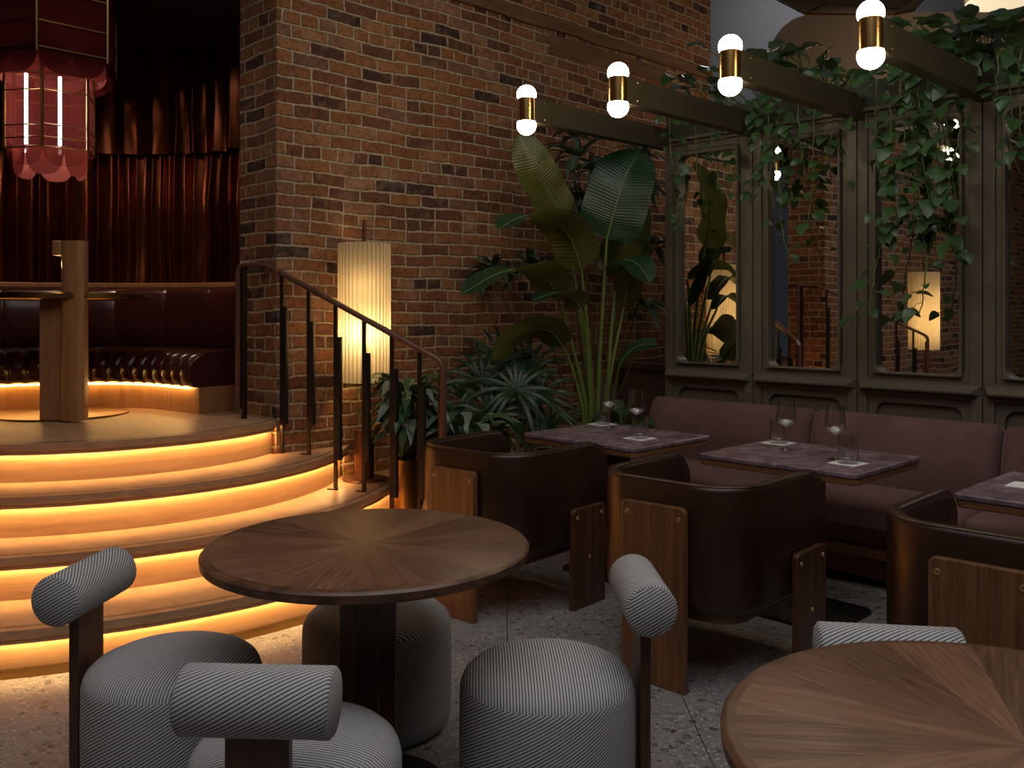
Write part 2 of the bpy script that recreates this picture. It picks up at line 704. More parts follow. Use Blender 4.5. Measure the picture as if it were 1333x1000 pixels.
# ================================================================== SETTING
PIER = .92                       # far pier of the opening, mirrored by the right one
WX, WY = -4.46, 4.84            # brick wall face, mirrored wall face
b = MB(); b.box(-9, 5, -7, 9.5, -.1, 0); struct(b.build('floor', M['terrazzo']))
b = MB(); b.box(-4.87, WX, 2.56, 6.75, 0, 5.0); struct(b.build('wall_left', M['brick']))
b = MB(); b.box(-4.87, WX, -6.8, PIER, 0, 5.0); struct(b.build('wall_left_front', M['brick']))
b = MB(); b.box(-9, 5, 9.0, 9.2, 0, 5.0); struct(b.build('wall_back', M['plaster']))
b = MB(); b.box(4.0, 4.2, -7, 9.2, 0, 5.0); struct(b.build('wall_right', M['dark']))
b = MB(); b.box(-9, 4.0, -7.0, -6.8, 0, 5.0); struct(b.build('wall_front', M['brick']))
# ceiling with the skylight opening over the dining floor
b = MB()
sx0, sx1, sy0, sy1 = -2.6, 2.4, -2.2, 3.4
b.box(-9, 5, -7, sy0, 5.0, 5.15); b.box(-9, 5, sy1, 9.5, 5.0, 5.15)
b.box(-9, sx0, sy0, sy1, 5.0, 5.15); b.box(sx1, 5, sy0, sy1, 5.0, 5.15)
struct(b.build('ceiling', M['ceil']))
# the alcove behind the booth: dark ceiling and wall
b = MB(); b.box(-8.6, -4.88, -1.0, 4.4, 3.16, 3.3); struct(b.build('ceiling_alcove', M['dark']))
b = MB(); b.box(-8.6, -8.5, -1.0, 4.4, 0, 3.16); b.box(-8.5, -4.88, 4.3, 4.4, 0, 3.16)
struct(b.build('wall_alcove', M['dark']))
# old timber lintel let into the brick
b = MB()
P = []
for i in range(13):
    y = 3.7 + 3.05 * i / 12
    h, q = .085 + .006 * math.sin(i * 2.3), .004 * math.sin(i * 1.7)
    P.append([(WX - .05, y, 3.395 - h + q), (WX + .022, y, 3.395 - h + q), (WX + .028, y, 3.395 + q), (WX - .05, y, 3.395 + q)])
b.rings(P)
struct(b.build('trim_1', M['timber'], bevel=.008))
b = MB(); b.plate([(4.72, 3.14), (5.2, 3.15), (6.1, 3.17), (6.1, 3.285), (4.72, 3.285)], (WX - .03, 0, 0), (0, 1, 0), (0, 0, 1), (.036, 0, 0))
struct(b.build('trim_2', M['timber'], bevel=.006))
# dark wainscot behind the plants, between brick and mirrored wall
t = thing('wainscot_panel', 'dark grey wainscot with ledge behind the big plant, left of the mirrors', 'panel', (0, 0, 0))
b = MB(); b.box(-4.44, -3.4, 5.5, 5.56, 0, .88); b.build('panel', M['paint'], t)
b = MB(); b.box(-4.44, -3.4, 5.44, 5.56, .88, .925); b.build('ledge', M['paint'], t, bevel=.008)

# ================================================================== MIRRORED WALL
PIT, X0 = .643, -3.546


def ringframe(b, outer, inner, yf, yb):
    """flat frame in the XZ plane between a rectangle and a (rounded) opening, with depth"""
    n = len(inner)
    cx = sum(p[0] for p in inner) / n
    cz = sum(p[1] for p in inner) / n
    x0, x1, z0, z1 = outer
    O = []
    hw, hh = min(cx - x0, x1 - cx), min(cz - z0, z1 - cz)
    for p in inner:
        dx, dz = p[0] - cx, p[1] - cz
        sx = (x1 - cx) if dx > 0 else (cx - x0)
        sz = (z1 - cz) if dz > 0 else (cz - z0)
        ix = max(q[0] for q in inner) - cx
        iz = max(q[1] for q in inner) - cz
        kx, kz = abs(dx) / ix, abs(dz) / iz
        if kx >= kz:
            O.append((cx + math.copysign(sx, dx), cz + math.copysign(sz, dz) * kz / kx if kx else cz))
        else:
            O.append((cx + math.copysign(sx, dx) * kx / kz, cz + math.copysign(sz, dz)))
    # make the outer corners exact
    for qx in (x0, x1):
        for qz in (z0, z1):
            j = min(range(n), key=lambda i: (O[i][0] - qx) ** 2 + (O[i][1] - qz) ** 2)
            O[j] = (qx, qz)
    v = [(p[0], yf, p[1]) for p in O] + [(p[0], yf, p[1]) for p in inner] + \
        [(p[0], yb, p[1]) for p in O] + [(p[0], yb, p[1]) for p in inner]
    fs = []
    for i in range(n):
        j = (i + 1) % n
        fs += [(i, j, n + j, n + i), (n + i, n + j, 3 * n + j, 3 * n + i),
               (2 * n + i, 3 * n + i, 3 * n + j, 2 * n + j), (i, 2 * n + i, 2 * n + j, j)]
    b.add(v, fs)


names = ['leftmost mirror panel, next to the big leafy plant and reflecting the lit lamp',
         'second mirror panel from the left, a thin vine hanging down its middle',
         'third mirror panel from the left, its upper half under dense hanging vines',
         'mirror panel at the right edge, only its left side in view']
for k in range(4):
    x = X0 + PIT * k
    t = thing('mirror_panel', 'olive framed ' + names[k], 'mirror', (x, WY, 0), 0, 'mirror panels above the banquette')
    b = MB(); ringframe(b, (.003, PIT - .003, .935, 2.395), rrect(.058, PIT - .058, .955, 2.375, .004, 1), 0, .04)
    b.build('outer_frame', M['paint'], t, bevel=.005)
    b = MB()
    ringframe(b, (.058, PIT - .058, .955, 2.375), rrect(.088, PIT - .088, .978, 2.332, .055, 6), .012, .04)
    ringframe(b, (.094, PIT - .094, .984, 2.326), rrect(.108, PIT - .108, .992, 2.302, .05, 6), -.012, .04)
    b.build('inner_frame', M['paint'], t, bevel=.006)
    b = MB(); b.plate(rrect(.100, PIT - .100, .985, 2.31, .05, 6), (0, .030, 0), (1, 0, 0), (0, 0, 1), (0, .008, 0))
    b.build('mirror_glass', M['mirror'], t)
    b = MB()
    for z0, z1, y0 in ((.905, .935, -.045),):
        e = .004
        v = [(e, .02, .890), (PIT - e, .02, .890), (e + .035, -.052, .902), (PIT - e - .035, -.052, .902),
             (e + .035, -.056, .915), (PIT - e - .035, -.056, .915), (e, .02, .950), (PIT - e, .02, .950)]
        b.add(v, [(0, 1, 3, 2), (2, 3, 5, 4), (4, 5, 7, 6), (6, 7, 1, 0), (0, 2, 4, 6), (1, 7, 5, 3)])
    b.build('ledge', M['paint'], t, bevel=.003)
    b = MB()
    ringframe(b, (.003, PIT - .003, 0, .89), rrect(.055, PIT - .055, .03, .868, .004, 1), 0, .04)
    ringframe(b, (.055, PIT - .055, .03, .868), rrect(.10, PIT - .10, .10, .830, .055, 6), .014, .045)
    b.box(.05, PIT - .05, .04, .06, .02, .88)
    b.build('lower_panel', M['paint'], t, bevel=.005)

# planter trough on top of the mirrored wall
XE = X0 + PIT * 4
t = thing('planter_trough', 'long dark green planter trough on top of the mirror panels', 'planter', (0, WY, 2.40))
b = MB(); b.box(X0, XE, .02, .05, .03, .17); b.box(X0, XE, .42, .45, .03, .17)
b.box(X0, X0 + .03, .05, .42, .03, .17); b.box(XE - .03, XE, .05, .42, .03, .17); b.box(X0, XE, .02, .45, .0, .03)
b.build('trough', M['paint_green'], t)
b = MB(); b.box(X0 - .02, XE, -.025, .02, -.003, .018); b.build('top_rail', M['paint'], t, bevel=.004)
b = MB(); b.box(X0 + .03, XE - .03, .05, .42, .03, .14); b.build('soil', M['soil'], t)

# beams and globe lamps
blab = ['leftmost bronze beam, ending over the big plant', 'second bronze beam from the left', 'third bronze beam from the left',
        'bronze beam nearest the right edge of the room view']
llab = ['leftmost of the four double globe lamps, before the brick wall', 'second double globe lamp from the left, before the timber lintel',
        'third double globe lamp from the left, before the grey wall', 'rightmost whole double globe lamp, highest of the row',
        'double globe lamp cut off by the right photo edge']
for k in range(5):
    x = X0 + .012 + PIT * k
    if k < 4:
        b = MB(); b.box(-.035, .035, 0, 1.235, -.065, .065)
        o = b.build('ceiling_beam', M['beam'], None, bevel=.002)
        o.location = (x, 3.615, 2.42)
        tag(o, blab[k] + ', with a globe lamp at its end', 'beam', 'beams over the banquette')
    else:
        b = MB(); b.box(-.035, .035, 0, 1.235, -.065, .065)
        o = b.build('ceiling_beam', M['beam'], None, bevel=.002)
        o.location = (x, 3.615, 2.42)
        tag(o, 'bronze beam at the right photo edge behind a cropped globe lamp', 'beam', 'beams over the banquette')
    if k == 0:
        lamp0 = t = thing('globe_lamp', llab[0] + ', brass with opal globes', 'lamp', (x, 3.56, 2.42), 0, 'globe lamps on the beams')
        b = MB(); b.lathe([(.0001, -.063), (.047, -.063), (.047, .063), (.0001, .063)], 32)
        b.build('brass_sleeve', M['brass'], t, smooth=40)
        b = MB(); b.box(-.042, .042, .02, .13, -.067, -.064); b.box(.036, .040, .02, .13, -.067, .067)
        b.box(-.040, -.036, .02, .13, -.067, .067); b.box(-.042, .042, .02, .13, .064, .067)
        b.build('bracket', M['beam'], t)
        for zz in (-.045, .045):
            b = MB(); b.sphere((.041, .105, zz), .004, 8, 6); b.build('screw', M['brass'], t)
        for zz, sg in ((.064, 1), (-.064, -1)):
            b = MB()
            n0 = 12
            b.lathe([(max(.0535 * math.cos(a), 1e-4), zz + sg * (.020 + .0535 * math.sin(a)))
                     for a in [math.radians(-22 + 112 * i / n0) for i in range(n0 + 1)]] , 28)
            b.build('globe', M['globe'], t, smooth=60)
    else:
        dup(lamp0, (x, 3.56, 2.42), 0, llab[k] + ', brass with opal globes')

# ================================================================== STAIRS AND STAGE
SC = (-5.4, 1.95)
RISE = .18
RAD = [2.055, 1.72, 1.43, 1.13]           # tread edges, bottom to top (landing last)


def arc(R, a0, a1, n=48, c=SC):
    return [(c[0] + R * math.cos(math.radians(a0 + (a1 - a0) * i / n)), c[1] + R * math.sin(math.radians(a0 + (a1 - a0) * i / n)))
            for i in range(n + 1)]


def amax(R, lvl):
    if lvl == 3:
        return math.degrees(math.asin((2.552 - SC[1]) / R))
    return math.degrees(math.acos((WX + .004 - SC[0]) / R))


def stair(label, loc, sy):
    t = thing('curved_stairs', label, 'stairs', loc)
    t.scale = (1, sy, 1)
    for k in range(4):
        R, z = RAD[k], RISE * (k + 1)
        am = amax(R, k)
        a0 = -am
        if k < 3:
            tail = [(WX + .004, 2.54), (-5.4, 2.54), (-5.4, PIER + .01), (WX + .004, PIER + .01)]
        else:
            a0 = -math.degrees(math.asin((SC[1] - PIER - .008) / R))
            tail = [(WX + .01, 2.552), (-4.88, 2.552), (-4.88, 4.28), (-8.48, 4.28), (-8.48, -.95), (-4.88, -.95), (-4.88, PIER + .008)]
        b = MB()
        b.prism(arc(R, a0, am) + tail, z - .036, z)
        tr = b.build('landing' if k == 3 else 'tread', M['oak'], t, bevel=.007)
        # two fine dark anti-slip lines let into the tread
        for rr in (R - .038, R - .049):
            a2 = amax(rr, k) - .6
            b = MB()
            A, B = arc(rr, a0 + 1, a2), arc(rr - .0045, a0 + 1, a2)
            v = [(p[0], p[1], z + .0006) for p in A] + [(p[0], p[1], z + .0006) for p in B]
            n = len(A)
            b.add(v, [(i, i + 1, n + i + 1, n + i) for i in range(n - 1)])
            b.build('inlay_line', M['black'], tr)
        b = MB()
        rr = R - .045
        A, B = arc(rr, -amax(rr, k) if k < 3 else a0, amax(rr, k)), arc(rr - .02, -amax(rr - .02, k) if k < 3 else a0, amax(rr - .02, k))
        v = [(p[0], p[1], zz) for p in A + B for zz in (z - RISE, z - .036)]
        n = len(A)
        fs = []
        for i in range(n - 1):
            a, c = 2 * i, 2 * (n + i)
            fs += [(a, a + 2, a + 3, a + 1), (c, c + 1, c + 3, c + 2), (a + 1, a + 3, c + 3, c + 1), (a, c, c + 2, a + 2)]
        b.add(v, fs)
        b.build('riser', M['oak_riser'], t, smooth=30)
        # light strip tucked under the nosing
        b = MB()
        am2 = amax(R - .03, k) - 1
        b.tube([(p[0], p[1], z - .0405) for p in arc(R - .027, a0 + 1.5, am2, 60)], .004, 6)
        b.build('light_strip', M['led'], t)
        b = MB()   # small lip hiding the strip
        A, B = arc(R - .008, a0 + 1, am - .5), arc(R - .016, a0 + 1, am - .5)
        v = [(p[0], p[1], zz) for p in A + B for zz in (z - .052, z - .036)]
        n = len(A)
        fs = []
        for i in range(n - 1):
            a, c = 2 * i, 2 * (n + i)
            fs += [(a, a + 2, a + 3, a + 1), (c, c + 1, c + 3, c + 2), (a + 1, a + 3, c + 3, c + 1), (a, c, c + 2, a + 2)]
        b.add(v, fs)
        b.build('nosing_lip', M['oak_riser'], t, smooth=30)
    b = MB()
    A, B = arc(RAD[0] - .025, -amax(RAD[0] - .025, 0), amax(RAD[0] - .025, 0)), arc(RAD[0] - .044, -amax(RAD[0] - .044, 0), amax(RAD[0] - .044, 0))
    v = [(p[0], p[1], zz) for p in A + B for zz in (0, .032)]
    n = len(A)
    fs = []
    for i in range(n - 1):
        a, c = 2 * i, 2 * (n + i)
        fs += [(a, a + 2, a + 3, a + 1), (c, c + 1, c + 3, c + 2), (a + 1, a + 3, c + 3, c + 1), (a, c, c + 2, a + 2)]
    b.add(v, fs)
    b.build('kick_plate', M['brass_dark'], t, smooth=30)
    return t


stair('curved oak steps glowing with warm light under every nosing, up to the booth', (0, 0, 0), 1)

# ------------------------------------------------------------------ railing
R0 = Vector((-4.68, 2.472, 0))
RD = Vector((.887, .462, 0)).normalized()


def onrail(px):
    v = FW + RT * ((px - 666.5) / F)
    # solve R0 + RD t = v d
    det = RD.x * (-v.y) - RD.y * (-v.x)
    t = ((-R0.x) * (-v.y) - (-R0.y) * (-v.x)) / det
    return t


rail = thing('stair_railing', 'dark bronze stair railing with sloping wooden handrail beside the steps', 'railing', (R0.x, R0.y, .72))
L = Vector((0, 0, -.72))


def rl(t_, z):                       # local point along the rail
    p = RD * t_
    return Vector((p.x, p.y, z - .72))


tb, te = onrail(352), onrail(577)
zt, zb_ = 1.575, 1.035
tn = onrail(579)


def roundpath(P, r, n=6):
    out = [P[0]]
    for i in range(1, len(P) - 1):
        a, c, d = P[i - 1], P[i], P[i + 1]
        u, w = (a - c).normalized(), (d - c).normalized()
        s0, s1 = c + u * r, c + w * r
        for k in range(n + 1):
            q = k / n
            out.append((1 - q) ** 2 * s0 + 2 * q * (1 - q) * c + q * q * s1)
    out.append(P[-1])
    return out


path = roundpath([rl(-.02, zt - .80), rl(-.02, zt), rl(tb - .03, zt), rl(te, zb_ + .02), rl(te, .33)], .05)
SD = Vector((-RD.y, RD.x, 0))
R_ = []
for i, p in enumerate(path):
    a, c = path[max(i - 1, 0)], path[min(i + 1, len(path) - 1)]
    tg = (c - a).normalized()
    nn = SD.cross(tg).normalized()
    R_.append([p + SD * x + nn * y for x, y in rrect(-.021, .021, -.014, .014, .011, 3)])
b = MB(); b.rings(R_); b.build('handrail', M['rail'], rail, smooth=50)
b = MB(); b.box(-.014, .014, -.014, .014, 0, zt - .72 - .012)
o = b.build('newel_post', M['bronze'], rail, bevel=.003); o.location = rl(.012, .72)
b = MB(); b.box(-.012, .012, -.012, .012, 0, zb_ - .03)
o = b.build('newel_post', M['bronze'], rail, bevel=.003); o.location = rl(te - .012, 0)
angR = math.atan2(RD.y, RD.x)
for px, zf in ((367, .54), (402, .54), (437, .36), (474, .36), (510, .18), (546, .18)):
    tt = onrail(px)
    k = (tt - (tb - .03)) / (te - (tb - .03))
    ztop = zt + (zb_ + .02 - zt) * max(k, 0) - .012
    b = MB(); b.box(-.010, .010, -.006, .006, 0, ztop - zf); b.box(-.045, .010, -.012, .012, 0, .006)
    o = b.build('baluster', M['bronze'], rail)
    o.location = rl(tt, zf); o.rotation_euler = (0, 0, angR)
    b = MB(); b.box(.010, .034, -.012, .012, .16, ztop - zf - .17)
    b.build('sleeve', M['black'], o, bevel=.003)

# ------------------------------------------------------------------ tall pleated lamp
lampA = t = thing('floor_lamp', 'tall lit floor lamp with pleated cylinder shade on the steps by the brick wall', 'lamp', (-4.30, 3.025, .36))
b = MB(); b.lathe([(.0001, 0), (.122, 0), (.125, .004), (.122, .012), (.0001, .012)], 40)
b.build('base_disc', M['copper'], t, smooth=40)
b = MB(); b.lathe([(.0001, .012), (.056, .012), (.056, .283), (.0001, .283)], 32)
b.build('base_column', M['copper'], t, smooth=40)
b = MB(); b.box(-.008, .008, -.008, .008, .283, 1.475)
b.build('pole', M['copper'], t)
b = MB()
b.open = True
n = 288
P = []
for zz in (.556, .75, .95, 1.15, 1.34):
    P.append([((.149 - .016 * (.5 + .5 * math.cos(i / n * 2 * PI * 36)) ** 3) * math.cos(2 * PI * i / n),
               (.149 - .016 * (.5 + .5 * math.cos(i / n * 2 * PI * 36)) ** 3) * math.sin(2 * PI * i / n), zz) for i in range(n)])
b.rings(P, caps=False)
b.build('shade', M['shade'], t, smooth=80)
b = MB(); b.tube([(0, -.147, 1.33), (0, .147, 1.33)], .003, 6); b.tube([(-.147, 0, 1.33), (.147, 0, 1.33)], .003, 6)
b.build('shade_spider', M['copper'], t)
lp = light('lamp_bulb', 'POINT', (0.035, -.03, .84), 8.0, (1, .68, .31), shadow_soft_size=.03)
lp.parent = lampA
lp2 = light('lamp_bulb', 'POINT', (0.035, -.03, 1.10), 1.0, (1, .68, .31), shadow_soft_size=.03)
lp2.parent = lampA

# ------------------------------------------------------------------ booth
BC, BR = Vector((-5.30, 1.60)), .75
BZ = .72


def bpath(n=150, end=.365):
    """front line of the booth base with outward normals, from far left round to the right end"""
    out = []
    a0, a1 = 235, 98
    La = math.radians(a0 - a1) * BR
    tot = La + end
    for i in range(n + 1):
        s = tot * i / n
        if s < La:
            a = math.radians(a0) - s / BR
            out.append((BC + Vector((math.cos(a), math.sin(a))) * BR, Vector((math.cos(a), math.sin(a))), s))
        else:
            a = math.radians(a1)
            tg = Vector((math.sin(a), -math.cos(a)))
            q = BC + Vector((math.cos(a), math.sin(a))) * BR
            out.append((q + tg * (s - La), Vector((math.cos(a), math.sin(a))), s))
    return out


booth = thing('curved_booth', 'curved oxblood leather booth on a glowing oak base at the top of the steps', 'booth', (0, 0, 0))


def sweep(prof, mod=None, n=150, end=.365):
    R = []
    for q, nrm, s in bpath(n, end):
        r = []
        for j, (o_, z) in enumerate(prof):
            do, dz = mod(s, j, o_, z) if mod else (0, 0)
            p = q + nrm * (o_ + do)
            r.append((p.x, p.y, BZ + z + dz))
        R.append(r)
    b = MB()
    b.rings(R)
    return b


sp = [(.52, .155), (.0, .155), (-.045, .165), (-.070, .20), (-.078, .245), (-.066, .295), (-.03, .338), (.04, .362), (.2, .368), (.52, .35)]


def smod(s, j, o_, z):
    q = abs(math.sin(PI * s / .098)) ** .55
    w = [0, .1, .6, 1, 1, 1, 1, .8, .35, 0][j]
    return (-.026 * (q - 1) * -1 * -1 * w if 0 else .024 * (1 - q) * w, -.016 * (1 - q) * w)


sweep(sp, smod, 420).build('seat', M['leather_red'], booth, smooth=70)
bp = [(.60, .30), (.50, .30), (.475, .36), (.470, .48), (.478, .60), (.495, .70), (.525, .745), (.57, .755), (.60, .75)]


def bmod(s, j, o_, z):
    q = abs(math.sin(PI * s / .205)) ** .5
    w = [0, .3, 1, 1, 1, 1, .7, .3, 0][j]
    return (.022 * (1 - q) * w, 0)


sweep(bp, bmod, 420).build('backrest', M['leather_red'], booth, smooth=70)
sweep([(.0, 0), (.5, 0), (.5, .155), (.0, .155)], None, 90).build('base', M['oak_post'], booth, smooth=30)
sweep([(.56, .752), (.72, .752), (.72, .785), (.56, .785)], None, 90).build('ledge', M['oak_post'], booth, smooth=30, bevel=.004)
b = MB(); b.tube([(*(q + nr * -.022), BZ + .149) for q, nr, s in bpath(90, .31)], .004, 6)
b.build('light_strip', M['led_low'], booth)

# booth table with tall oak post
t = thing('booth_table', 'round booth table with brass rim and tall square oak post', 'table', (-5.60, 1.83, BZ))
b = MB(); b.lathe([(.0001, 0), (.36, 0), (.36, .010), (.0001, .010)], 56); b.build('base_disc', M['brass_dark'], t, smooth=40)
b = MB(); b.lathe([(.0001, .66), (.47, .66), (.485, .668), (.485, .692), (.47, .70), (.0001, .70)], 56)
b.build('table_top', M['brass_dark'], t, smooth=40)
pb = atZ(97, 547, .73)
dpost = Vector((-5.60, 1.83)) - Vector((pb.x, pb.y))
ap = YAW
b = MB()
b.plate(rrect(-.062, .062, -.045, .055, .035, 5), (0, 0, 0), (1, 0, 0), (0, 1, 0), (0, 0, .965))
o = b.build('post', M['oak_post'], t, smooth=40); o.location = (pb.x + 5.60, pb.y - 1.83, .010); o.rotation_euler = (0, 0, ap)
b = MB(); b.box(-.105, -.055, -.04, .045, .885, .965); b.build('hook', M['oak_post'], o, bevel=.008)
b = MB(); b.box(-.19, -.062, -.0, .05, 0, .65)
o2 = b.build('leg_panel', M['oak_post'], t, bevel=.004); o2.location = o.location; o2.rotation_euler = (0, 0, ap)
light('post_lamp', 'POINT', tuple(Vector((pb.x, pb.y, BZ + .85)) - RT * .09), .35, (1, .62, .3), shadow_soft_size=.02)

# ------------------------------------------------------------------ curtains


def curtain(name, z0, z1, off, seed, label):
    r2 = random.Random(seed)
    folds = []
    tot = math.radians(235 - 98) * BR + .33
    s = 0
    scale = (BR + off) / BR
    while s < tot + .1:
        w = r2.choice((r2.uniform(.03, .06), r2.uniform(.07, .13)))
        folds.append((s, w, r2.uniform(.4, 1.3)))
        s += w
    n = 900
    pts = bpath(n, .55)
    rows = 9
    R = []
    for i, (q, nrm, s) in enumerate(pts):
        f = next((x for x in folds if x[0] <= s < x[0] + x[1]), folds[-1])
        u = (s - f[0]) / f[1]
        base = max(0, 1 - abs(2 * u - 1)) ** 1.7 * f[2]
        r = []
        for k in range(rows):
            h = k / (rows - 1)
            wob = noise.noise(Vector((s * 9, h * 2.6, seed))) * .030
            amp = .066 * (1 - .25 * h)
            p = q + nrm * (off - amp * base + wob)
            r.append((p.x, p.y, z0 + (z1 - z0) * h))
        R.append(r)
    b = MB()
    b.open = True
    b.rings(R, close=False, caps=False)
    o = b.build(name, M['satin'], None, smooth=170)
    return tag(o, label, 'curtain')


curtain('curtain', 1.48, 2.46, .745, 3, 'dark maroon satin curtain hanging down to the booth ledge')
curtain('curtain_valance', 2.40, 3.16, .68, 5, 'upper tier of dark maroon satin curtain below the black ceiling')

# ------------------------------------------------------------------ hexagonal lantern
lp_ = at(66, 402, 5.05)
lan = thing('tiered_lantern', 'red hexagonal lantern with brass frame and two glowing tubes', 'lantern', (lp_.x, lp_.y, 2.187))
LF = Vector((lp_.x, lp_.y, 0)).normalized()
LR = Vector((LF.y, -LF.x, 0))


def hexv(R, k):
    # vertices set so that one arris faces the stairs
    a = math.radians(100 + 60 * k)
    return LR * (R * math.cos(a)) - LF * (R * math.sin(a))


def tier(R, z0, z1, bars, drop, mdrop, mesh):
    for k in range(6):
        b = MB(); p = hexv(R, k)
        b.tube([(p.x, p.y, z0), (p.x, p.y, z1)], .0085, 6)
        b.build('frame_upright', M['brass_dark'], lan)
    for z in bars:
        b = MB()
        for k in range(6):
            a, c = hexv(R, k), hexv(R, k + 1)
            b.tube([(a.x, a.y, z), (c.x, c.y, z)], .0045, 5)
        b.build('frame_ring', M['brass_dark'], lan)
    for k in range(6):
        # outer mesh panel with a scalloped foot, and a red fabric tongue behind it
        for rr, mt, zz, dd, nm, sh in ((.965, mesh, z1, mdrop, 'mesh_panel', 0), (.90, M['fabric_red'], z0 + .02, drop, 'fabric_scallop', .5)):
            a, c = hexv(R * rr, k + sh), hexv(R * rr, k + 1 + sh)
            if sh:
                a, c = hexv(R * rr * .90, k + sh), hexv(R * rr * .90, k + 1 + sh)
            b = MB()
            b.open = True
            n = 16
            T, B = [], []
            for i in range(n + 1):
                u = i / n
                p = a.lerp(c, u)
                e = 1 - abs(2 * u - 1) ** 3.2
                T.append((p.x, p.y, zz))
                B.append((p.x, p.y, z0 - dd * e ** .5))
            b.add(T + B, [(i, i + 1, n + 2 + i, n + 1 + i) for i in range(n)])
            b.build(nm, mt, lan, solid=.0015)


tier(.236, 0, .50, (.004, .055, .123, .31, .458), .135, .092, M['mesh_red'])
tier(.362, .475, .965, (.50, .636, .80, .94), .080, .100, M['mesh_dark'])
for px, d in ((34, 5.0), (78, 5.08)):
    p = at(px, 150, d) - lan.location
    b = MB(); b.tube([(p.x, p.y, .0), (p.x, p.y, .43)], .0085, 10)
    b.build('tube_light', M['tube'], lan)
b = MB()
b.tube([(0, 0, .46), (0, 0, .973)], .008, 8)
for z, R in ((.465, .236), (.94, .362)):
    for k in range(3):
        a, c = hexv(R, k), hexv(R, k + 3)
        b.tube([(a.x, a.y, z), (c.x, c.y, z)], .004, 5)
b.build('hanger', M['black'], lan)

# ================================================================== BANQUETTE
bq = thing('banquette', 'long mauve velvet banquette along the wall under the mirrors', 'bench', (0, 0, 0))
joints = [-3.53, -2.435, -1.475, -.52]
for a, c in zip(joints[:-1], joints[1:]):
    b = MB()
    n = 12
    R = []
    prof = [(4.60, .40), (4.585, .50), (4.60, .62), (4.635, .72), (4.665, .762), (4.70, .778), (4.74, .775), (4.775, .75), (4.775, .40)]
    for i in range(n + 1):
        u = i / n
        e = min(u, 1 - u) * (c - a)
        k = 1 - max(0, 1 - e / .045) ** 2.2 if e < .045 else 1
        x = a + .004 + (c - a - .008) * u
        R.append([(x, 4.775 + (y - 4.775) * (.72 + .28 * k), z - (1 - k) * .028 * (1 if z > .5 else 0)) for y, z in prof])
    # finer ends
    R2 = []
    for u in [0, .004, .012, .024, .042, .07, .2, .35, .5, .65, .8, .93, .958, .976, .988, .996, 1]:
        e = min(u, 1 - u) * (c - a)
        k = math.sqrt(max(0, 1 - (1 - min(e / .05, 1)) ** 2))
        x = a + .003 + (c - a - .006) * u
        R2.append([(x, 4.775 + (y - 4.775) * (.60 + .40 * k), z - (1 - k) * .045 * (1 if z > .5 else 0)) for y, z in prof])
    b.rings(R2)
    b.build('back_cushion', M['velvet'], bq, smooth=50)
    b = MB(); b.box(a + .003, c - .003, 4.17, 4.62, .27, .43)
    b.build('seat_cushion', M['velvet'], bq, smooth=40, bevel=.04, seg=5)
b = MB(); b.box(-3.50, -.54, 4.26, 4.78, .05, .27); b.build('base', M['walnut_dark'], bq)
b = MB(); b.box(-3.51, -.53, 4.225, 4.26, .15, .20); b.build('base_rail', M['walnut_edge'], bq, bevel=.004)

# ================================================================== SQUARE TABLES
tabs = [(-3.335, -2.603, 3.325, 3.95, 'farthest square marble table, beside the plants at the brick wall'),
        (-2.325, -1.595, 3.415, 4.04, 'middle square marble table, with two wine glasses in front of the mirrors'),
        (-1.205, -.475, 3.31, 3.94, 'nearest square marble table, cut off by the right photo edge')]
TZ = .69
t0 = None
for x0, x1, y0, y1, lab in tabs:
    c = ((x0 + x1) / 2, (y0 + y1) / 2, 0)
    if t0 is None:
        t0 = t = thing('square_table', lab, 'table', c, 0, 'square tables along the banquette')
        w, h = (x1 - x0) / 2, (y1 - y0) / 2
        b = MB(); b.plate(rrect(-w, w, -h, h, .03, 5), (0, 0, TZ - .022), (1, 0, 0), (0, 1, 0), (0, 0, .022))
        b.build('marble_top', M['marble'], t, bevel=.006, seg=3)
        b = MB(); b.plate(rrect(-w + .004, w - .004, -h + .004, h - .004, .03, 5), (0, 0, TZ - .048), (1, 0, 0), (0, 1, 0), (0, 0, .026))
        b.build('wood_edge', M['walnut_edge'], t, bevel=.004)
        b = MB(); b.box(-.055, .055, -.055, .055, .014, TZ - .048); b.build('pedestal', M['walnut_dark'], t, bevel=.006)
        b = MB(); b.plate(rrect(-.21, .21, -.21, .21, .06, 6), (0, 0, 0), (1, 0, 0), (0, 1, 0), (0, 0, .014))
        b.build('base_plate', M['black'], t, bevel=.003)
    else:
        dup(t0, c, 0, lab)

# glassware


def wine_glass(loc, label, proto=[None]):
    if proto[0] is None:
        t = thing('wine_glass', label, 'wine glass', loc, 0, 'wine glasses on the marble tables')
        outer = [(.0001, .0), (.036, .0), (.0365, .0015), (.02, .004), (.006, .0075), (.0038, .015), (.0034, .06), (.0036, .098), (.006, .106)]
        bowl_o = [(.022, .114), (.040, .128), (.0445, .138), (.043, .155), (.0385, .195), (.0355, .232)]
        bowl_i = [(.0347, .232), (.0377, .195), (.0422, .155), (.0436, .139), (.039, .1295), (.0215, .1165), (.0001, .112)]
        b = MB(); b.lathe(outer + bowl_o + bowl_i, 40)
        b.build('bowl', M['glass'], t, smooth=50)
        proto[0] = t
        return t
    return dup(proto[0], loc, 0, label)


def tumbler(loc, label, proto=[None]):
    if proto[0] is None:
        t = thing('tumbler', label, 'glass', loc, 0, 'water tumblers on the marble tables')
        b = MB(); b.lathe([(.0001, 0), (.042, 0), (.0445, .004), (.0435, .03), (.0375, .110), (.0366, .110), (.0424, .03), (.042, .016), (.036, .012), (.0001, .011)], 40)
        b.build('cup', M['glass'], t, smooth=50)
        proto[0] = t
        return t
    return dup(proto[0], loc, 0, label)


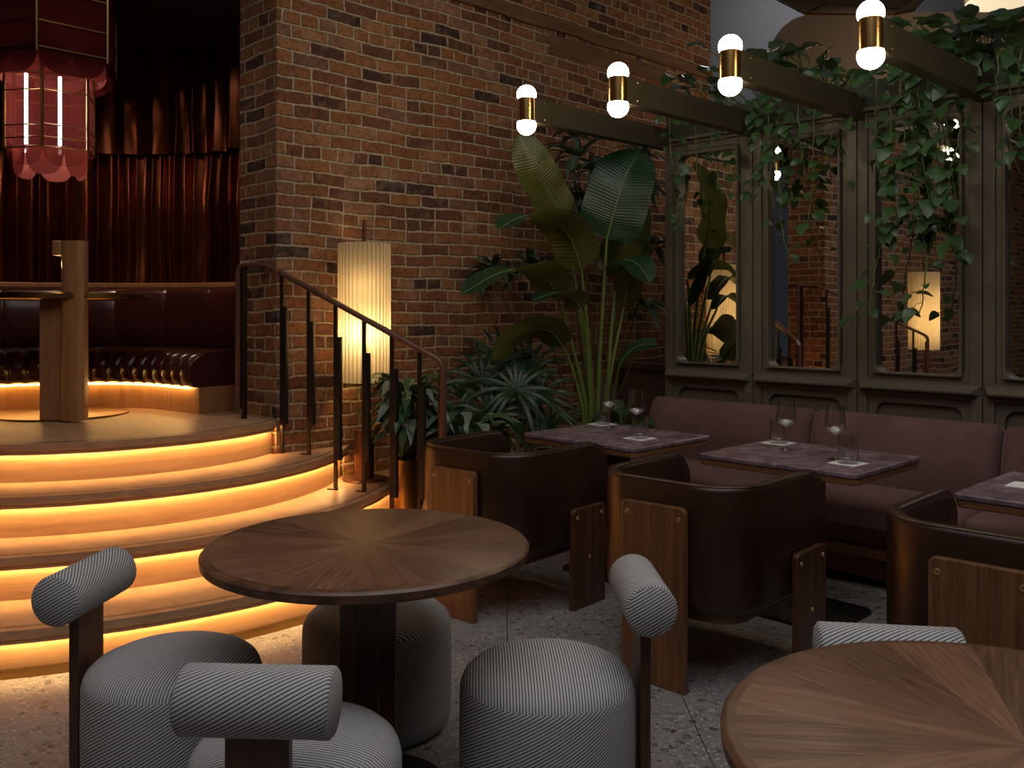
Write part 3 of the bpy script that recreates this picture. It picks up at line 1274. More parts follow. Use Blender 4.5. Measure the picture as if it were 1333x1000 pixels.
def napkin(loc, label):
    b = MB(); b.box(-.06, .06, -.06, .06, 0, .0022)
    o = b.build('paper_napkin', M['napkin'])
    o.location = loc
    o.rotation_euler = (0, 0, rnd.uniform(-.05, .05))
    return tag(o, label, 'napkin', 'white napkins on the marble tables')


sets = [((783.8, 552.5), (793, 556.5), 'on the farthest marble table, nearer the plants', 'f1'),
        ((833.0, 571.0), (828.8, 567.5), 'on the farthest marble table, nearer the chair', 'f2'),
        ((1013.6, 577.0), (1023.5, 586.0), 'on the middle marble table, nearer the banquette', 'm1'),
        ((1104.0, 603.5), (1087.5, 598.0), 'on the middle marble table, nearer its front corner', 'm2')]
for (tx, ty), (gx, gy), where, _ in sets:
    p = atZ(tx, ty, TZ)
    napkin((p.x, p.y, TZ + .0002), 'white square paper napkin under a tumbler ' + where)
    tumbler((p.x, p.y, TZ + .0026), 'empty water tumbler on a white napkin ' + where)
    q = atZ(gx, gy, TZ)
    dx = Vector((q.x - p.x, q.y - p.y))
    if dx.length < .098:
        dx = dx.normalized() * .098
    wine_glass((p.x + dx.x, p.y + dx.y, TZ + .0003), 'empty stemmed wine glass beside a tumbler ' + where)
p = atZ(1338, 633, TZ)
napkin((p.x, p.y, TZ + .0002), 'white paper napkin on the nearest marble table, at the right photo edge')

# ================================================================== BARREL ARMCHAIRS


def make_chair(label, loc, rz):
    t = thing('barrel_armchair', label, 'armchair', loc, rz, 'leather armchairs at the marble tables')
    W, D, rc = .325, .68, .20
    # plan line of the outer face: front left, round the back, front right; back face at y = 0
    P = []
    for i in range(9):
        P.append((-W, D - (D - rc) * i / 8))
    for i in range(1, 13):
        a = math.radians(180 + 90 * i / 12)
        P.append((-W + rc + rc * math.cos(a), rc + rc * math.sin(a)))
    for i in range(1, 8):
        P.append((-W + rc + (2 * W - 2 * rc) * i / 8, 0))
    for i in range(0, 13):
        a = math.radians(270 + 90 * i / 12)
        P.append((W - rc + rc * math.cos(a), rc + rc * math.sin(a)))
    for i in range(1, 9):
        P.append((W, rc + (D - rc) * i / 8))
    # extra stations near the arm fronts
    ends = [D, D - .004, D - .015, D - .035, D - .065, D - .10]
    P = [(-W, y) for y in ends] + [p for p in P if not (p[0] == -W and p[1] > D - .12)]
    P = [p for p in P if not (p[0] == W and p[1] > D - .12)] + [(W, y) for y in ends[::-1]]
    ZB, ZT, th = .275, .72, .048
    R = []
    n = len(P)
    for i, p in enumerate(P):
        a, c = P[max(i - 1, 0)], P[min(i + 1, n - 1)]
        tg = Vector((c[0] - a[0], c[1] - a[1])).normalized()
        inn = Vector((-tg.y, tg.x))        # path runs left-front -> back -> right-front, inside on its left
        d = D - p[1] if abs(abs(p[0]) - W) < 1e-6 else 9
        rr = .13
        zt_ = ZT if d > rr else ZT - rr + math.sqrt(max(rr * rr - (rr - d) ** 2, 0))
        zb2 = ZB if d > .05 else ZB + .05 - math.sqrt(max(.0025 - (.05 - d) ** 2, 0))
        th2 = th if d > .02 else th * (.55 + .45 * math.sqrt(max(1 - (1 - d / .02) ** 2, 0)))
        o0 = (th - th2) / 2
        prof = [(o0 + .022, zb2), (o0 + .006, zb2 + .012), (o0, zb2 + .035), (o0, (zb2 + zt_) / 2), (o0, zt_ - .020), (o0 + .005, zt_ - .007), (o0 + .014, zt_),
                (o0 + th2 - .014, zt_), (o0 + th2 - .005, zt_ - .007), (o0 + th2, zt_ - .020), (o0 + th2, (zb2 + zt_) / 2), (o0 + th2, zb2 + .01), (o0 + th2 - .01, zb2)]
        R.append([(p[0] + inn.x * o, p[1] + inn.y * o, z) for o, z in prof])
    b = MB(); b.rings(R)
    b.build('shell', M['leather'], t, smooth=60)
    b = MB()
    for zz, oo in ((ZT - .001, .007), (ZT - .001, th - .007)):
        pts = []
        for i, p in enumerate(P):
            a, c = P[max(i - 1, 0)], P[min(i + 1, n - 1)]
            tg = Vector((c[0] - a[0], c[1] - a[1])).normalized()
            inn = Vector((-tg.y, tg.x))
            d = D - p[1] if abs(abs(p[0]) - W) < 1e-6 else 9
            rr = .13
            z_ = zz - .004 if d > rr else ZT - .005 - rr + math.sqrt(max(rr * rr - (rr - d) ** 2, 0))
            pts.append((p[0] + inn.x * oo, p[1] + inn.y * oo, z_))
        b.tube(pts[3:-3], .0026, 6)
    b.build('piping', M['leather'], t, smooth=60)
    b = MB()
    q = [(x * .93, .02 + y * .955) for x, y in rrect(-W + .03, W - .03, .045, D - .02, .15, 6)]
    b.plate(q, (0, 0, .30), (1, 0, 0), (0, 1, 0), (0, 0, .14))
    b.build('seat_cushion', M['leather'], t, smooth=40, bevel=.03, seg=4)
    b = MB(); b.plate(rrect(-W + .06, W - .06, .05, D - .06, .12, 6), (0, 0, .235), (1, 0, 0), (0, 1, 0), (0, 0, .05))
    b.build('seat_frame', M['walnut_edge'], t, bevel=.004)
    # wide rear leg and two side legs, each a rounded walnut board fixed with brass screws
    top = lambda w, h: [(-w, 0), (w, 0)] + [(w - .022 + .022 * math.cos(a), h - .022 + .022 * math.sin(a)) for a in [math.radians(15 * i) for i in range(7)]] + \
        [(-w + .022 + .022 * math.cos(a), h - .022 + .022 * math.sin(a)) for a in [math.radians(90 + 15 * i) for i in range(7)]]

    def screws(o, pts, ax, out):
        for x, z in pts:
            bb = MB()
            bb.lathe([(.0001, -.001), (.0035, -.001), (.004, .0015), (.0085, .002), (.0095, .0005), (.0095, -.001)], 16)
            s = bb.build('screw', M['screw'], o, smooth=40)
            s.location = Vector(ax) * x + Vector((0, 0, z)) + Vector(out)
            s.rotation_euler = Vector((0, 0, 1)).rotation_difference(Vector(out).normalized()).to_euler()

    b = MB(); b.plate(top(.133, .64), (0, 0, 0), (1, 0, 0), (0, 0, 1), (0, .026, 0))
    o = b.build('rear_leg', M['walnut'], t, bevel=.004); o.location = (0, -.036, 0)
    screws(o, [(-.108, .60), (.108, .60)], (1, 0, 0), (0, -.001, 0))
    b = MB(); b.box(-.10, .10, -.012, .03, .40, .58); b.build('rear_bracket', M['black'], t)
    for sg in (-1, 1):
        b = MB(); b.plate(top(.12, .445), (0, 0, 0), (0, 1, 0), (0, 0, 1), (.024 * sg, 0, 0))
        o = b.build('side_leg', M['walnut_dark'], t, bevel=.004); o.location = (sg * (W + .006), .485, 0)
        screws(o, [(-.09, .405), (.09, .405), (0, .22)], (0, 1, 0), (.025 * sg, 0, 0))
    return t


ch = make_chair('brown leather barrel armchair at the farthest marble table, beside the railing', (-3.005, 2.60, 0), math.radians(4.5))
dup(ch, (-1.968, 2.645, 0), math.radians(3), 'brown leather barrel armchair at the middle marble table, behind the grey stool')
dup(ch, (-.885, 2.655, 0), math.radians(2), 'brown leather barrel armchair at the right photo edge, its back leg board facing out')

# ================================================================== ROUND TABLES AND STOOLS
c1, c2 = camxy(-.393, 2.50), camxy(.755, 1.335)


def make_round(label, loc, rz):
    t = thing('round_table', label, 'table', loc, rz, 'round walnut tables')
    b = MB()
    b.lathe([(.0001, -.045), (.385, -.045), (.425, -.034), (.438, -.028), (.440, -.008), (.434, -.002), (.428, 0), (.0001, 0)], 96, (0, 0, 0))
    o = b.build('table_top', M['sun'], t, smooth=30)
    o.location = (0, 0, TZ)
    b = MB()
    P = []
    for k in range(8):
        a = PI / 8 + k * PI / 4
        P.append((.082 * math.cos(a), .082 * math.sin(a)))
    b.prism(P, .012, TZ - .045)
    b.build('pedestal', M['walnut_dark'], t, bevel=.003)
    b = MB(); b.lathe([(.0001, 0), (.225, 0), (.225, .009), (.220, .012), (.0001, .012)], 56)
    b.build('base_disc', M['black'], t, smooth=40)
    return t


rt = make_round('round walnut sunburst table in the centre, ringed by grey stools', (*c1, 0), YAW + .1)
dup(rt, (*c2, 0), YAW + .5, 'round walnut sunburst table in the bottom right corner')


def make_stool(label, loc, rz):
    """drum stool, sitter faces +Y, roll back at -Y"""
    t = thing('drum_stool', label, 'stool', loc, rz, 'grey corded drum stools')
    r = .236
    n = 72
    prof = [(r - .014, .012), (r - .004, .030), (r, .06), (r + .001, .19), (r, .315), (r - .004, .332)]
    b = MB()
    K = round(2 * PI * r * math.sin(math.radians(30)) / .0078) * .0078 / math.sin(math.radians(30)) / (2 * PI)
    for q in range(len(prof) - 1):
        for i in range(n):
            a0, a1 = 2 * PI * i / n, 2 * PI * (i + 1) / n
            (ra, za), (rb, zb) = prof[q], prof[q + 1]
            v = [(ra * math.cos(a0), ra * math.sin(a0), za), (ra * math.cos(a1), ra * math.sin(a1), za),
                 (rb * math.cos(a1), rb * math.sin(a1), zb), (rb * math.cos(a0), rb * math.sin(a0), zb)]
            b.add(v, [(0, 1, 2, 3)], 0, [[(K * a0, za), (K * a1, za), (K * a1, zb), (K * a0, zb)]])
    crown = [(r - .004, .332), (r - .012, .348), (r - .030, .364), (r - .06, .377), (r - .11, .388), (r - .18, .394), (.0005, .396)]
    C = math.cos(math.radians(30))
    for q in range(len(crown) - 1):
        for i in range(n):
            a0, a1 = 2 * PI * i / n, 2 * PI * (i + 1) / n
            (ra, za), (rb, zb) = crown[q], crown[q + 1]
            v = [(ra * math.cos(a0), ra * math.sin(a0), za), (ra * math.cos(a1), ra * math.sin(a1), za),
                 (rb * math.cos(a1), rb * math.sin(a1), zb), (rb * math.cos(a0), rb * math.sin(a0), zb)]
            b.add(v, [(0, 1, 2, 3)], 0, [[(0, p[1] / C) for p in v]])
    b.build('seat', M['cord'], t, smooth=50, weld=True)
    b = MB(); b.lathe([(.0001, 0), (r - .03, 0), (r - .03, .02), (.0001, .02)], 40); b.build('plinth', M['black'], t)
    b = MB(); b.box(-.064, .064, -r - .034, -r - .006, 0, .56); b.build('back_post', M['walnut_dark'], t, bevel=.003)
    # roll cushion
    b = MB()
    rr, hl, zc, yc = .068, .152, .558, -r - .020
    m_ = 40
    prof = [(-hl, rr - .006), (-hl + .006, rr), (-hl * .5, rr), (hl * .5, rr), (hl - .006, rr), (hl, rr - .006)]
    for q in range(len(prof) - 1):
        for i in range(m_):
            a0, a1 = 2 * PI * i / m_, 2 * PI * (i + 1) / m_
            (xa, ra), (xb, rb) = prof[q], prof[q + 1]
            f = lambda x, r_, a: (x, yc + r_ * math.cos(a), zc + r_ * math.sin(a))
            b.add([f(xa, ra, a0), f(xb, rb, a0), f(xb, rb, a1), f(xa, ra, a1)], [(0, 1, 2, 3)], 0,
                  [[(xa, -a0 * rr), (xb, -a0 * rr), (xb, -a1 * rr), (xa, -a1 * rr)]])
    for sx in (-1, 1):
        c_ = (sx * (hl + .004), yc, zc)
        ring = [(sx * hl, yc + (rr - .006) * math.cos(2 * PI * i / m_), zc + (rr - .006) * math.sin(2 * PI * i / m_)) for i in range(m_)]
        for i in range(m_):
            tri = [c_, ring[i], ring[(i + 1) % m_]]
            b.add(tri, [(0, 1, 2)], 0, [[((p[1] - yc) * sx, p[2]) for p in tri]])
    b.build('roll_back', M['cord'], t, smooth=50, weld=True)
    return t


def stool_at(x, d, face, label, proto=[None]):
    """face: direction the sitter looks, degrees in the floor plan measured from the view direction, to the right"""
    loc = (*camxy(x, d), 0)
    rz = YAW - math.radians(face)
    if proto[0] is None:
        proto[0] = make_stool(label, loc, rz)
    else:
        dup(proto[0], loc, rz, label)


stool_at(-.935, 2.53, 96, 'grey corded drum stool on the left, in front of the glowing steps')
stool_at(-.485, 2.055, 3, 'grey corded drum stool in the front centre, its roll back towards us')
stool_at(.095, 2.47, -92, 'grey corded drum stool right of the central table, seen from its side')
stool_at(-.432, 2.935, 176, 'grey corded drum stool behind the pedestal of the central table')
stool_at(.80, 1.775, 188, 'grey corded stool with only its roll back showing behind the corner table')

# ================================================================== PLANTS


def leaf(b, pts, width, nrm, n=10, shape='lance', fold=.25, wave=0.0, m=0, across=2, tip=None):
    C = spline(pts, n)
    n0 = Vector(nrm).normalized()
    n1 = Vector(tip).normalized() if tip else n0
    rows = []
    for i, p in enumerate(C):
        t = i / n
        tg = (C[min(i + 1, n)] - C[max(i - 1, 0)]).normalized()
        nrm = n0.lerp(n1, t)
        s = tg.cross(nrm)
        if s.length < 1e-4:
            s = Vector((1, 0, 0))
        s.normalize()
        up = s.cross(tg)
        if shape == 'lance':
            w = math.sin(PI * min(1, t ** .75)) ** .9
        elif shape == 'oar':
            w = (1 - (1 - min(t / .16, 1)) ** 2.2) ** .5 * (1 - max(0, (t - .45) / .55) ** 3.0) ** .55 if t < 1 else 0
        elif shape == 'heart':
            w = math.sin(PI * t ** .62) ** .75 if 0 < t < 1 else 0
        else:                                  # strap
            w = min(1, t / .1 + .25) * (1 - max(0, (t - .55) / .45) ** 2.5)
        w = max(w, .015) * width / 2
        row = []
        for k in range(-across, across + 1):
            u = k / across
            dz = abs(u) * w * fold + wave * w * math.sin(t * 17 + k) * abs(u)
            row.append(p + s * (u * w) + up * dz)
        rows.append(row)
    b.rings(rows, close=False, caps=False, m=m, uv=(shape == 'oar'))


def rv(s=1.0, r=rnd):
    return Vector((r.uniform(-s, s), r.uniform(-s, s), r.uniform(-s, s)))


# ---- big bird-of-paradise
bop = thing('bird_of_paradise_plant', 'tall plant with huge paddle leaves at the brick wall', 'plant', (-3.78, 4.30, 0))
O = Vector(bop.location)
b = MB(); b.lathe([(.0001, 0), (.15, 0), (.18, .32), (.17, .32), (.145, .28), (.0001, .28)], 32); b.build('pot', M['bronze'], bop, smooth=40)
big = [  # leaf: midrib in the photo with distances, width in m, facing, stem path
    ([(734, 284, 5.75), (714, 250, 5.7), (694, 212, 5.65), (676, 174, 5.66)], .25, (-.75, .55, .2), [(734, 284, 5.75), (744, 340, 5.75), (757, 420, 5.72), (768, 545, 5.70)]),
    ([(790, 312, 5.62), (800, 276, 5.6), (813, 232, 5.62), (832, 197, 5.72)], .40, (.55, -.85, .25), [(790, 312, 5.62), (786, 380, 5.66), (781, 460, 5.69), (776, 545, 5.7)]),
    ([(757, 352, 5.55), (742, 310, 5.5), (712, 284, 5.4), (680, 282, 5.32), (648, 299, 5.25)], .30, (-.55, .6, .6, .3, -.2, .9), [(757, 352, 5.55), (764, 420, 5.62), (771, 545, 5.7)]),
    ([(726, 388, 5.5), (710, 360, 5.42), (686, 349, 5.32), (645, 358, 5.2), (600, 384, 5.1)], .26, (-.5, .6, .65, .35, -.35, .85), [(726, 388, 5.5), (745, 450, 5.6), (764, 545, 5.7)]),
    ([(756, 402, 5.5), (744, 386, 5.45), (722, 382, 5.38), (692, 392, 5.3)], .17, (-.5, .6, .65, .3, -.3, .85), [(756, 402, 5.5), (764, 450, 5.6), (769, 545, 5.68)]),
    ([(733, 452, 5.6), (716, 432, 5.5), (690, 430, 5.4), (664, 446, 5.3), (642, 470, 5.25)], .20, (-.5, .5, .7, -.7, .3, .5), [(733, 452, 5.6), (745, 480, 5.65), (760, 545, 5.7)]),
    ([(806, 362, 5.9), (812, 325, 5.9), (822, 290, 5.95), (836, 258, 6.0)], .30, (-.7, .65, .1), [(806, 362, 5.9), (797, 430, 5.8), (785, 545, 5.72)]),
    ([(806, 478, 5.5), (818, 460, 5.45), (836, 450, 5.4), (856, 449, 5.35)], .12, (.1, -.6, .8), [(806, 478, 5.5), (800, 510, 5.6), (792, 548, 5.7)]),
    ([(803, 360, 5.75), (812, 340, 5.6), (830, 345, 5.5), (846, 368, 5.4)], .20, (.2, -.4, .9), [(803, 360, 5.75), (795, 440, 5.72), (787, 545, 5.72)]),
    # paddles leaning over towards the mirror, seen again in the glass
    ([(812, 400, 5.75), (824, 345, 5.62), (838, 322, 5.56), (853, 320, 5.5)], .18, (0, .4, .9), [(812, 400, 5.75), (798, 470, 5.72), (784, 545, 5.72)]),
]
for mid, w, nr, st in big:
    b = MB()
    b.open = True
    pts = [at(*q) - O for q in mid]
    leaf(b, pts, w, nr[:3], 22, 'oar', .16, .05, across=4, tip=nr[3:] or None)
    lf = b.build('leaf', M['leaf_banana'], bop, smooth=80)
    b = MB()
    b.tube([p + Vector(nr[:3]).normalized() * .004 for p in spline(pts, 14)], [.007 - .0055 * i / 14 for i in range(15)], 6)
    b.build('midrib', M['stem'], lf, smooth=60)
    S_ = [at(*q) - O for q in st] + [Vector((rnd.uniform(-.05, .05), rnd.uniform(-.05, .05), .28))]
    b = MB(); b.tube(spline(S_, 16), [.008 + .012 * i / 16 for i in range(17)], 8)
    b.build('stalk', M['stem'], bop, smooth=60)


def pot_plant(name, label, loc, potR, potH, potmat, pot=True):
    t = thing(name, label, 'plant', loc)
    if pot:
        b = MB()
        b.lathe([(.0001, 0), (potR * .72, 0), (potR * .95, potH * .25), (potR * 1.05, potH * .55), (potR * .98, potH * .9), (potR, potH), (potR * .93, potH), (potR * .88, potH * .88), (.0001, potH * .86)], 36)
        b.build('pot', potmat, t, smooth=50)
    return t


def lily(t, base, nl, length, w, spread, seed, mats, up=.55, lean=(0, 0)):
    r = random.Random(seed)
    fb, sb = MB(), MB()
    fb.open = True
    for i in range(nl):
        a = r.uniform(0, 2 * PI)
        sp_ = spread * math.sqrt(r.random())
        dirv = Vector((math.cos(a) + lean[0], math.sin(a) + lean[1], 0))
        h = up * r.uniform(.35, 1.0)
        p0 = Vector(base) + Vector((math.cos(a), math.sin(a), 0)) * .03
        p1 = Vector(base) + dirv * sp_ * .5 + Vector((0, 0, h))
        Ln = length * r.uniform(.7, 1.15)
        out = (dirv * (.55 + sp_) + Vector((0, 0, r.uniform(-.15, .55)))).normalized()
        p2 = p1 + out * Ln * .5 + Vector((0, 0, .02))
        p3 = p1 + out * Ln + Vector((0, 0, -Ln * r.uniform(.15, .55)))
        sb.tube(spline([p0, p0.lerp(p1, .55) + Vector((0, 0, .03)), p1], 6), .0035, 5)
        leaf(fb, [p1, p2, p3], w * r.uniform(.75, 1.15), Vector((0, 0, 1)) + rv(.3, r) - out * .2, 9, 'lance', .18, .05, m=(1 if len(mats) > 1 and r.random() < .35 else 0))
    fb.build('foliage', mats, t, smooth=80)
    sb.build('stems', M['stem'], t, smooth=60)


pp = atZ(531, 664, .18)
pp = camxy((531 - 666.5) / F * 5.02, 5.02)
t = pot_plant('peace_lily', 'bushy green leafed plant in a bronze pot behind the railing', (pp[0], pp[1], .18), .088, .33, M['brass_dark'])
lily(t, (0, 0, .30), 120, .22, .062, .22, 11, [M['leaf_lily'], M['leaf_silver']], .42)
pp = camxy((607 - 666.5) / F * 5.05, 5.05)
t = pot_plant('silver_leaf_plant', 'plant with silvery striped leaves behind the far armchair', (pp[0], pp[1], 0), .13, .36, M['bronze'])
lily(t, (0, 0, .33), 120, .25, .068, .26, 12, [M['leaf_lily'], M['leaf_silver']], .36)

# ---- lady palm
pp = camxy((655 - 666.5) / F * 5.6, 5.6)
t = pot_plant('lady_palm', 'lady palm with fans of narrow leaflets, left of the big plant', (pp[0], pp[1], 0), .15, .34, M['bronze'])
O = Vector((pp[0], pp[1], 0))
fb, sb = MB(), MB()
fb.open = True
r = random.Random(5)
for px, py, d, sz in ((628, 498, 5.45, .36), (672, 508, 5.35, .34), (650, 470, 5.6, .30), (700, 520, 5.6, .30), (640, 540, 5.3, .30), (690, 480, 5.7, .28), (715, 560, 5.6, .26), (610, 520, 5.6, .28)):
    c = at(px, py, d) - O
    sb.tube(spline([Vector((r.uniform(-.06, .06), r.uniform(-.06, .06), .30)), c * .5 + Vector((0, 0, c.z * .25)), c], 8), .005, 6)
    face = (Vector((.55, -.75, .45)) + rv(.35, r)).normalized()
    ux = face.cross(Vector((0, 0, 1))).normalized()
    uy = ux.cross(face)
    nl = 15
    for i in range(nl):
        a = math.radians(-75 + 330 * i / (nl - 1)) if r.random() < .5 else math.radians(-40 + 260 * i / (nl - 1))
        dv = (ux * math.cos(a) + uy * math.sin(a)).normalized()
        Ln = sz * r.uniform(.75, 1.1)
        leaf(fb, [c, c + dv * Ln * .5 + face * .03, c + dv * Ln + Vector((0, 0, -.12 * Ln)) - face * .02], .024, face, 7, 'strap', .35, m=0, across=1)
fb.clampx(WX + .03 - O.x)
fb.build('foliage', M['leaf_palm'], t, smooth=80)
sb.build('canes', M['stem_brown'], t, smooth=60)

# ---- dracaena with whorled tufts, high against the brick
pp = camxy((770 - 666.5) / F * 6.1, 6.1)
t = pot_plant('dracaena', 'thin stemmed plant with whorls of narrow leaves behind the paddle leaves', (pp[0], pp[1], 0), .14, .34, M['bronze'])
O = Vector((pp[0], pp[1], 0))
fb, sb = MB(), MB()
fb.open = True
for px, py, d, sz in ((752, 205, 6.1, .26), (778, 222, 6.1, .26), (738, 262, 6.15, .24), (765, 268, 6.15, .26), (790, 250, 6.1, .2), (757, 300, 6.15, .22), (838, 240, 6.2, .22),
                      (850, 320, 6.2, .22), (640, 352, 5.95, .22), (690, 348, 5.95, .24), (745, 178, 6.1, .2), (842, 400, 6.15, .2), (835, 205, 6.2, .2)):
    c = at(px, py, d) - O
    sb.tube(spline([Vector((r.uniform(-.05, .05), r.uniform(-.05, .05), .30)), Vector((c.x * .55, c.y * .55, c.z * .6)), c], 10), .005, 6)
    for i in range(18):
        a = r.uniform(0, 2 * PI)
        dv = Vector((math.cos(a), math.sin(a), r.uniform(-.5, 1.2))).normalized()
        Ln = sz * r.uniform(.8, 1.3)
        leaf(fb, [c, c + dv * Ln * .5, c + dv * Ln + Vector((0, 0, -.35 * Ln))], .052, Vector((0, 0, 1)) - dv * .4 + rv(.2, r), 7, 'lance', .25, across=1)
fb.clampx(WX + .03 - O.x)
fb.build('foliage', M['leaf_dark'], t, smooth=80)
sb.build('canes', M['stem_brown'], t, smooth=60)

# ---- low foliage under the paddle leaves
pp = camxy((812 - 666.5) / F * 5.75, 5.75)
t = pot_plant('philodendron', 'low broad leafed plant behind the farthest marble table', (pp[0], pp[1], 0), .13, .30, M['bronze'])
lily(t, (0, 0, .28), 26, .26, .13, .22, 21, [M['leaf_lily'], M['leaf_dark'], ], .38)

# ---- trailing pothos in the trough


def pothos(label, strands, seed, size=.072, loc=None):
    """strands: photo positions of each hanging stem (top to tip)"""
    r = random.Random(seed)
    p0 = atY(strands[0][0][0][0], strands[0][0][0][1], WY - .03)
    t = thing('trailing_pothos', label, 'plant', (p0.x, WY + .15, 2.54), 0, 'trailing plants in the trough')
    O = Vector(t.location)
    fb, sb = MB(), MB()
    fb.open = True
    for pts, y, gap, per in strands:
        P = [atY(q[0], q[1], y + r.uniform(-.02, .02)) for q in pts]
        top = Vector((P[0].x, WY + .15, 2.56))
        lip = Vector((P[0].x, WY - .045, 2.60))
        C = spline([top - O, lip - O] + [q - O for q in P], 14 * len(P))
        C = [c + rv(.006, r) for c in C]
        sb.tube(C, .0032, 5)
        acc = 0
        for i in range(8, len(C)):
            acc += (C[i] - C[i - 1]).length
            if acc > gap * r.uniform(.45, .95):
                acc = 0
                for _ in range(per):
                    a = r.uniform(-2.4, -.2) if r.random() < .8 else r.uniform(0, 2 * PI)
                    out = Vector((math.cos(a), math.sin(a) * .9, r.uniform(-.35, .35))).normalized()
                    q = C[i] + out * r.uniform(.025, .07) + Vector((0, 0, r.uniform(-.02, .02)))
                    if q.y + O.y > WY - .03:
                        q.y = WY - .03 - O.y
                        out.y = -abs(out.y)
                    sb.tube([C[i], C[i].lerp(q, .6) + Vector((0, 0, .012)), q], .0016, 4)
                    Ln = size * r.uniform(.65, 1.25)
                    dn = (out * .8 + Vector((0, 0, r.uniform(-1.1, -.1)))).normalized()
                    leaf(fb, [q, q + dn * Ln * .5 + Vector((0, 0, .006)), q + dn * Ln + Vector((0, 0, -.10 * Ln))], Ln * r.uniform(.66, .9),
                         Vector((.15, -.55, .75)) + rv(.55, r), 8, 'heart', .12, .05)
    fb.build('foliage', M['leaf_pothos'], t, smooth=80)
    sb.build('vines', M['stem'], t, smooth=60)
    return t


pothos('trailing vine at the left post of the leftmost mirror', [
    ([(872, 150), (874, 200), (884, 255), (888, 298)], 4.74, .055, 1), ([(905, 155), (908, 235)], 4.75, .15, 1),
    ([(925, 160), (935, 235), (945, 252), (957, 215), (960, 160)], 4.74, .16, 1), ([(945, 158), (940, 215)], 4.75, .12, 1)], 31)
pothos('trailing vine over the post between the first and second mirrors', [
    ([(985, 140), (990, 190), (982, 235), (978, 262)], 4.70, .05, 1), ([(1000, 140), (1005, 200), (998, 255)], 4.70, .055, 1),
    ([(1015, 140), (1012, 200), (1016, 262), (1018, 300), (1030, 340)], 4.70, .06, 1), ([(995, 140), (975, 185), (965, 200)], 4.72, .06, 1)], 32)
pothos('trailing vines across the top of the second mirror', [
    ([(1040, 135), (1042, 190), (1048, 225)], 4.70, .06, 1), ([(1062, 130), (1058, 210), (1056, 262), (1048, 300)], 4.70, .09, 1),
    ([(1085, 128), (1082, 175), (1075, 215)], 4.68, .055, 1), ([(1100, 125), (1096, 185), (1104, 235)], 4.70, .08, 1)], 33)
pothos('trailing vine along the left side of the third mirror, longest of all', [
    ([(1140, 110), (1142, 180), (1150, 250), (1146, 320), (1138, 360), (1130, 400), (1118, 418)], 4.66, .075, 1),
    ([(1158, 108), (1160, 180), (1155, 245)], 4.68, .05, 1), ([(1172, 105), (1178, 190), (1170, 270), (1152, 300), (1140, 302)], 4.66, .05, 1)], 34, .085)
pothos('dense trailing vines over the upper right of the third mirror', [
    ([(1195, 105), (1200, 180), (1208, 250), (1225, 300), (1248, 335)], 4.64, .05, 1), ([(1210, 102), (1205, 170), (1195, 240), (1190, 290)], 4.66, .05, 1),
    ([(1228, 100), (1232, 170), (1240, 230), (1246, 280)], 4.66, .05, 1), ([(1245, 98), (1250, 160), (1240, 215), (1225, 262)], 4.66, .055, 1),
    ([(1185, 105), (1188, 150), (1192, 205), (1200, 290), (1206, 345), (1198, 410)], 4.68, .08, 1)], 35, .085)
pothos('trailing vine in front of the mirror at the right photo edge', [
    ([(1312, 90), (1318, 150), (1316, 195), (1330, 228)], 4.70, .09, 1), ([(1326, 88), (1328, 165), (1322, 205)], 4.70, .09, 1), ([(1298, 92), (1300, 140)], 4.70, .1, 1)], 36, .085)


# ---- upright foliage standing in the trough
def topper(label, boxes, seed, size, mats):
    r = random.Random(seed)
    c0 = boxes[0]
    p0 = atY((c0[0] + c0[2]) / 2, 120, WY + .2)
    t = thing('monstera', label, 'plant', (p0.x, WY + .235, 2.54), 0, 'upright plants in the trough')
    O = Vector(t.location)
    fb, sb = MB(), MB()
    fb.open = True
    for x0, y0, x1, y1, cnt in boxes:
        for i in range(cnt):
            px, py = r.uniform(x0, x1), r.uniform(y0, y1)
            q = atY(px, py, WY + r.uniform(-.05, .40)) - O
            root = Vector((max(-.45, min(.45, q.x * .7)) + r.uniform(-.1, .1), r.uniform(-.12, .12), 0))
            root.x = max(X0 + .08 - O.x, min(XE - .08 - O.x, root.x))
            sb.tube(spline([root, root.lerp(q, .6) + Vector((0, 0, .05)), q], 7), .0035, 5)
            a = r.uniform(0, 2 * PI)
            dn = Vector((math.cos(a), math.sin(a) - .35, r.uniform(-.7, .25))).normalized()
            Ln = size * r.uniform(.65, 1.2)
            leaf(fb, [q, q + dn * Ln * .5 + Vector((0, 0, .02)), q + dn * Ln - Vector((0, 0, .12 * Ln))], Ln * r.uniform(.55, .8),
                 Vector((.1, -.35, .9)) + rv(.45, r), 10, 'heart', .15, .10, m=r.randrange(len(mats)))
    fb.build('foliage', mats, t, smooth=80)
    sb.build('stems', M['stem'], t, smooth=60)


topper('leafy plant in the trough between the second and third globe lamps', [(985, 62, 1100, 115, 34), (872, 92, 960, 118, 10), (920, 60, 945, 95, 2)], 41, .20, [M['leaf_dark'], M['leaf_pothos']])
topper('leafy plant in the trough at the top right, under the round ceiling light', [(1160, 20, 1330, 95, 52), (1240, 10, 1300, 40, 6)], 42, .22, [M['leaf_dark'], M['leaf_pothos']])

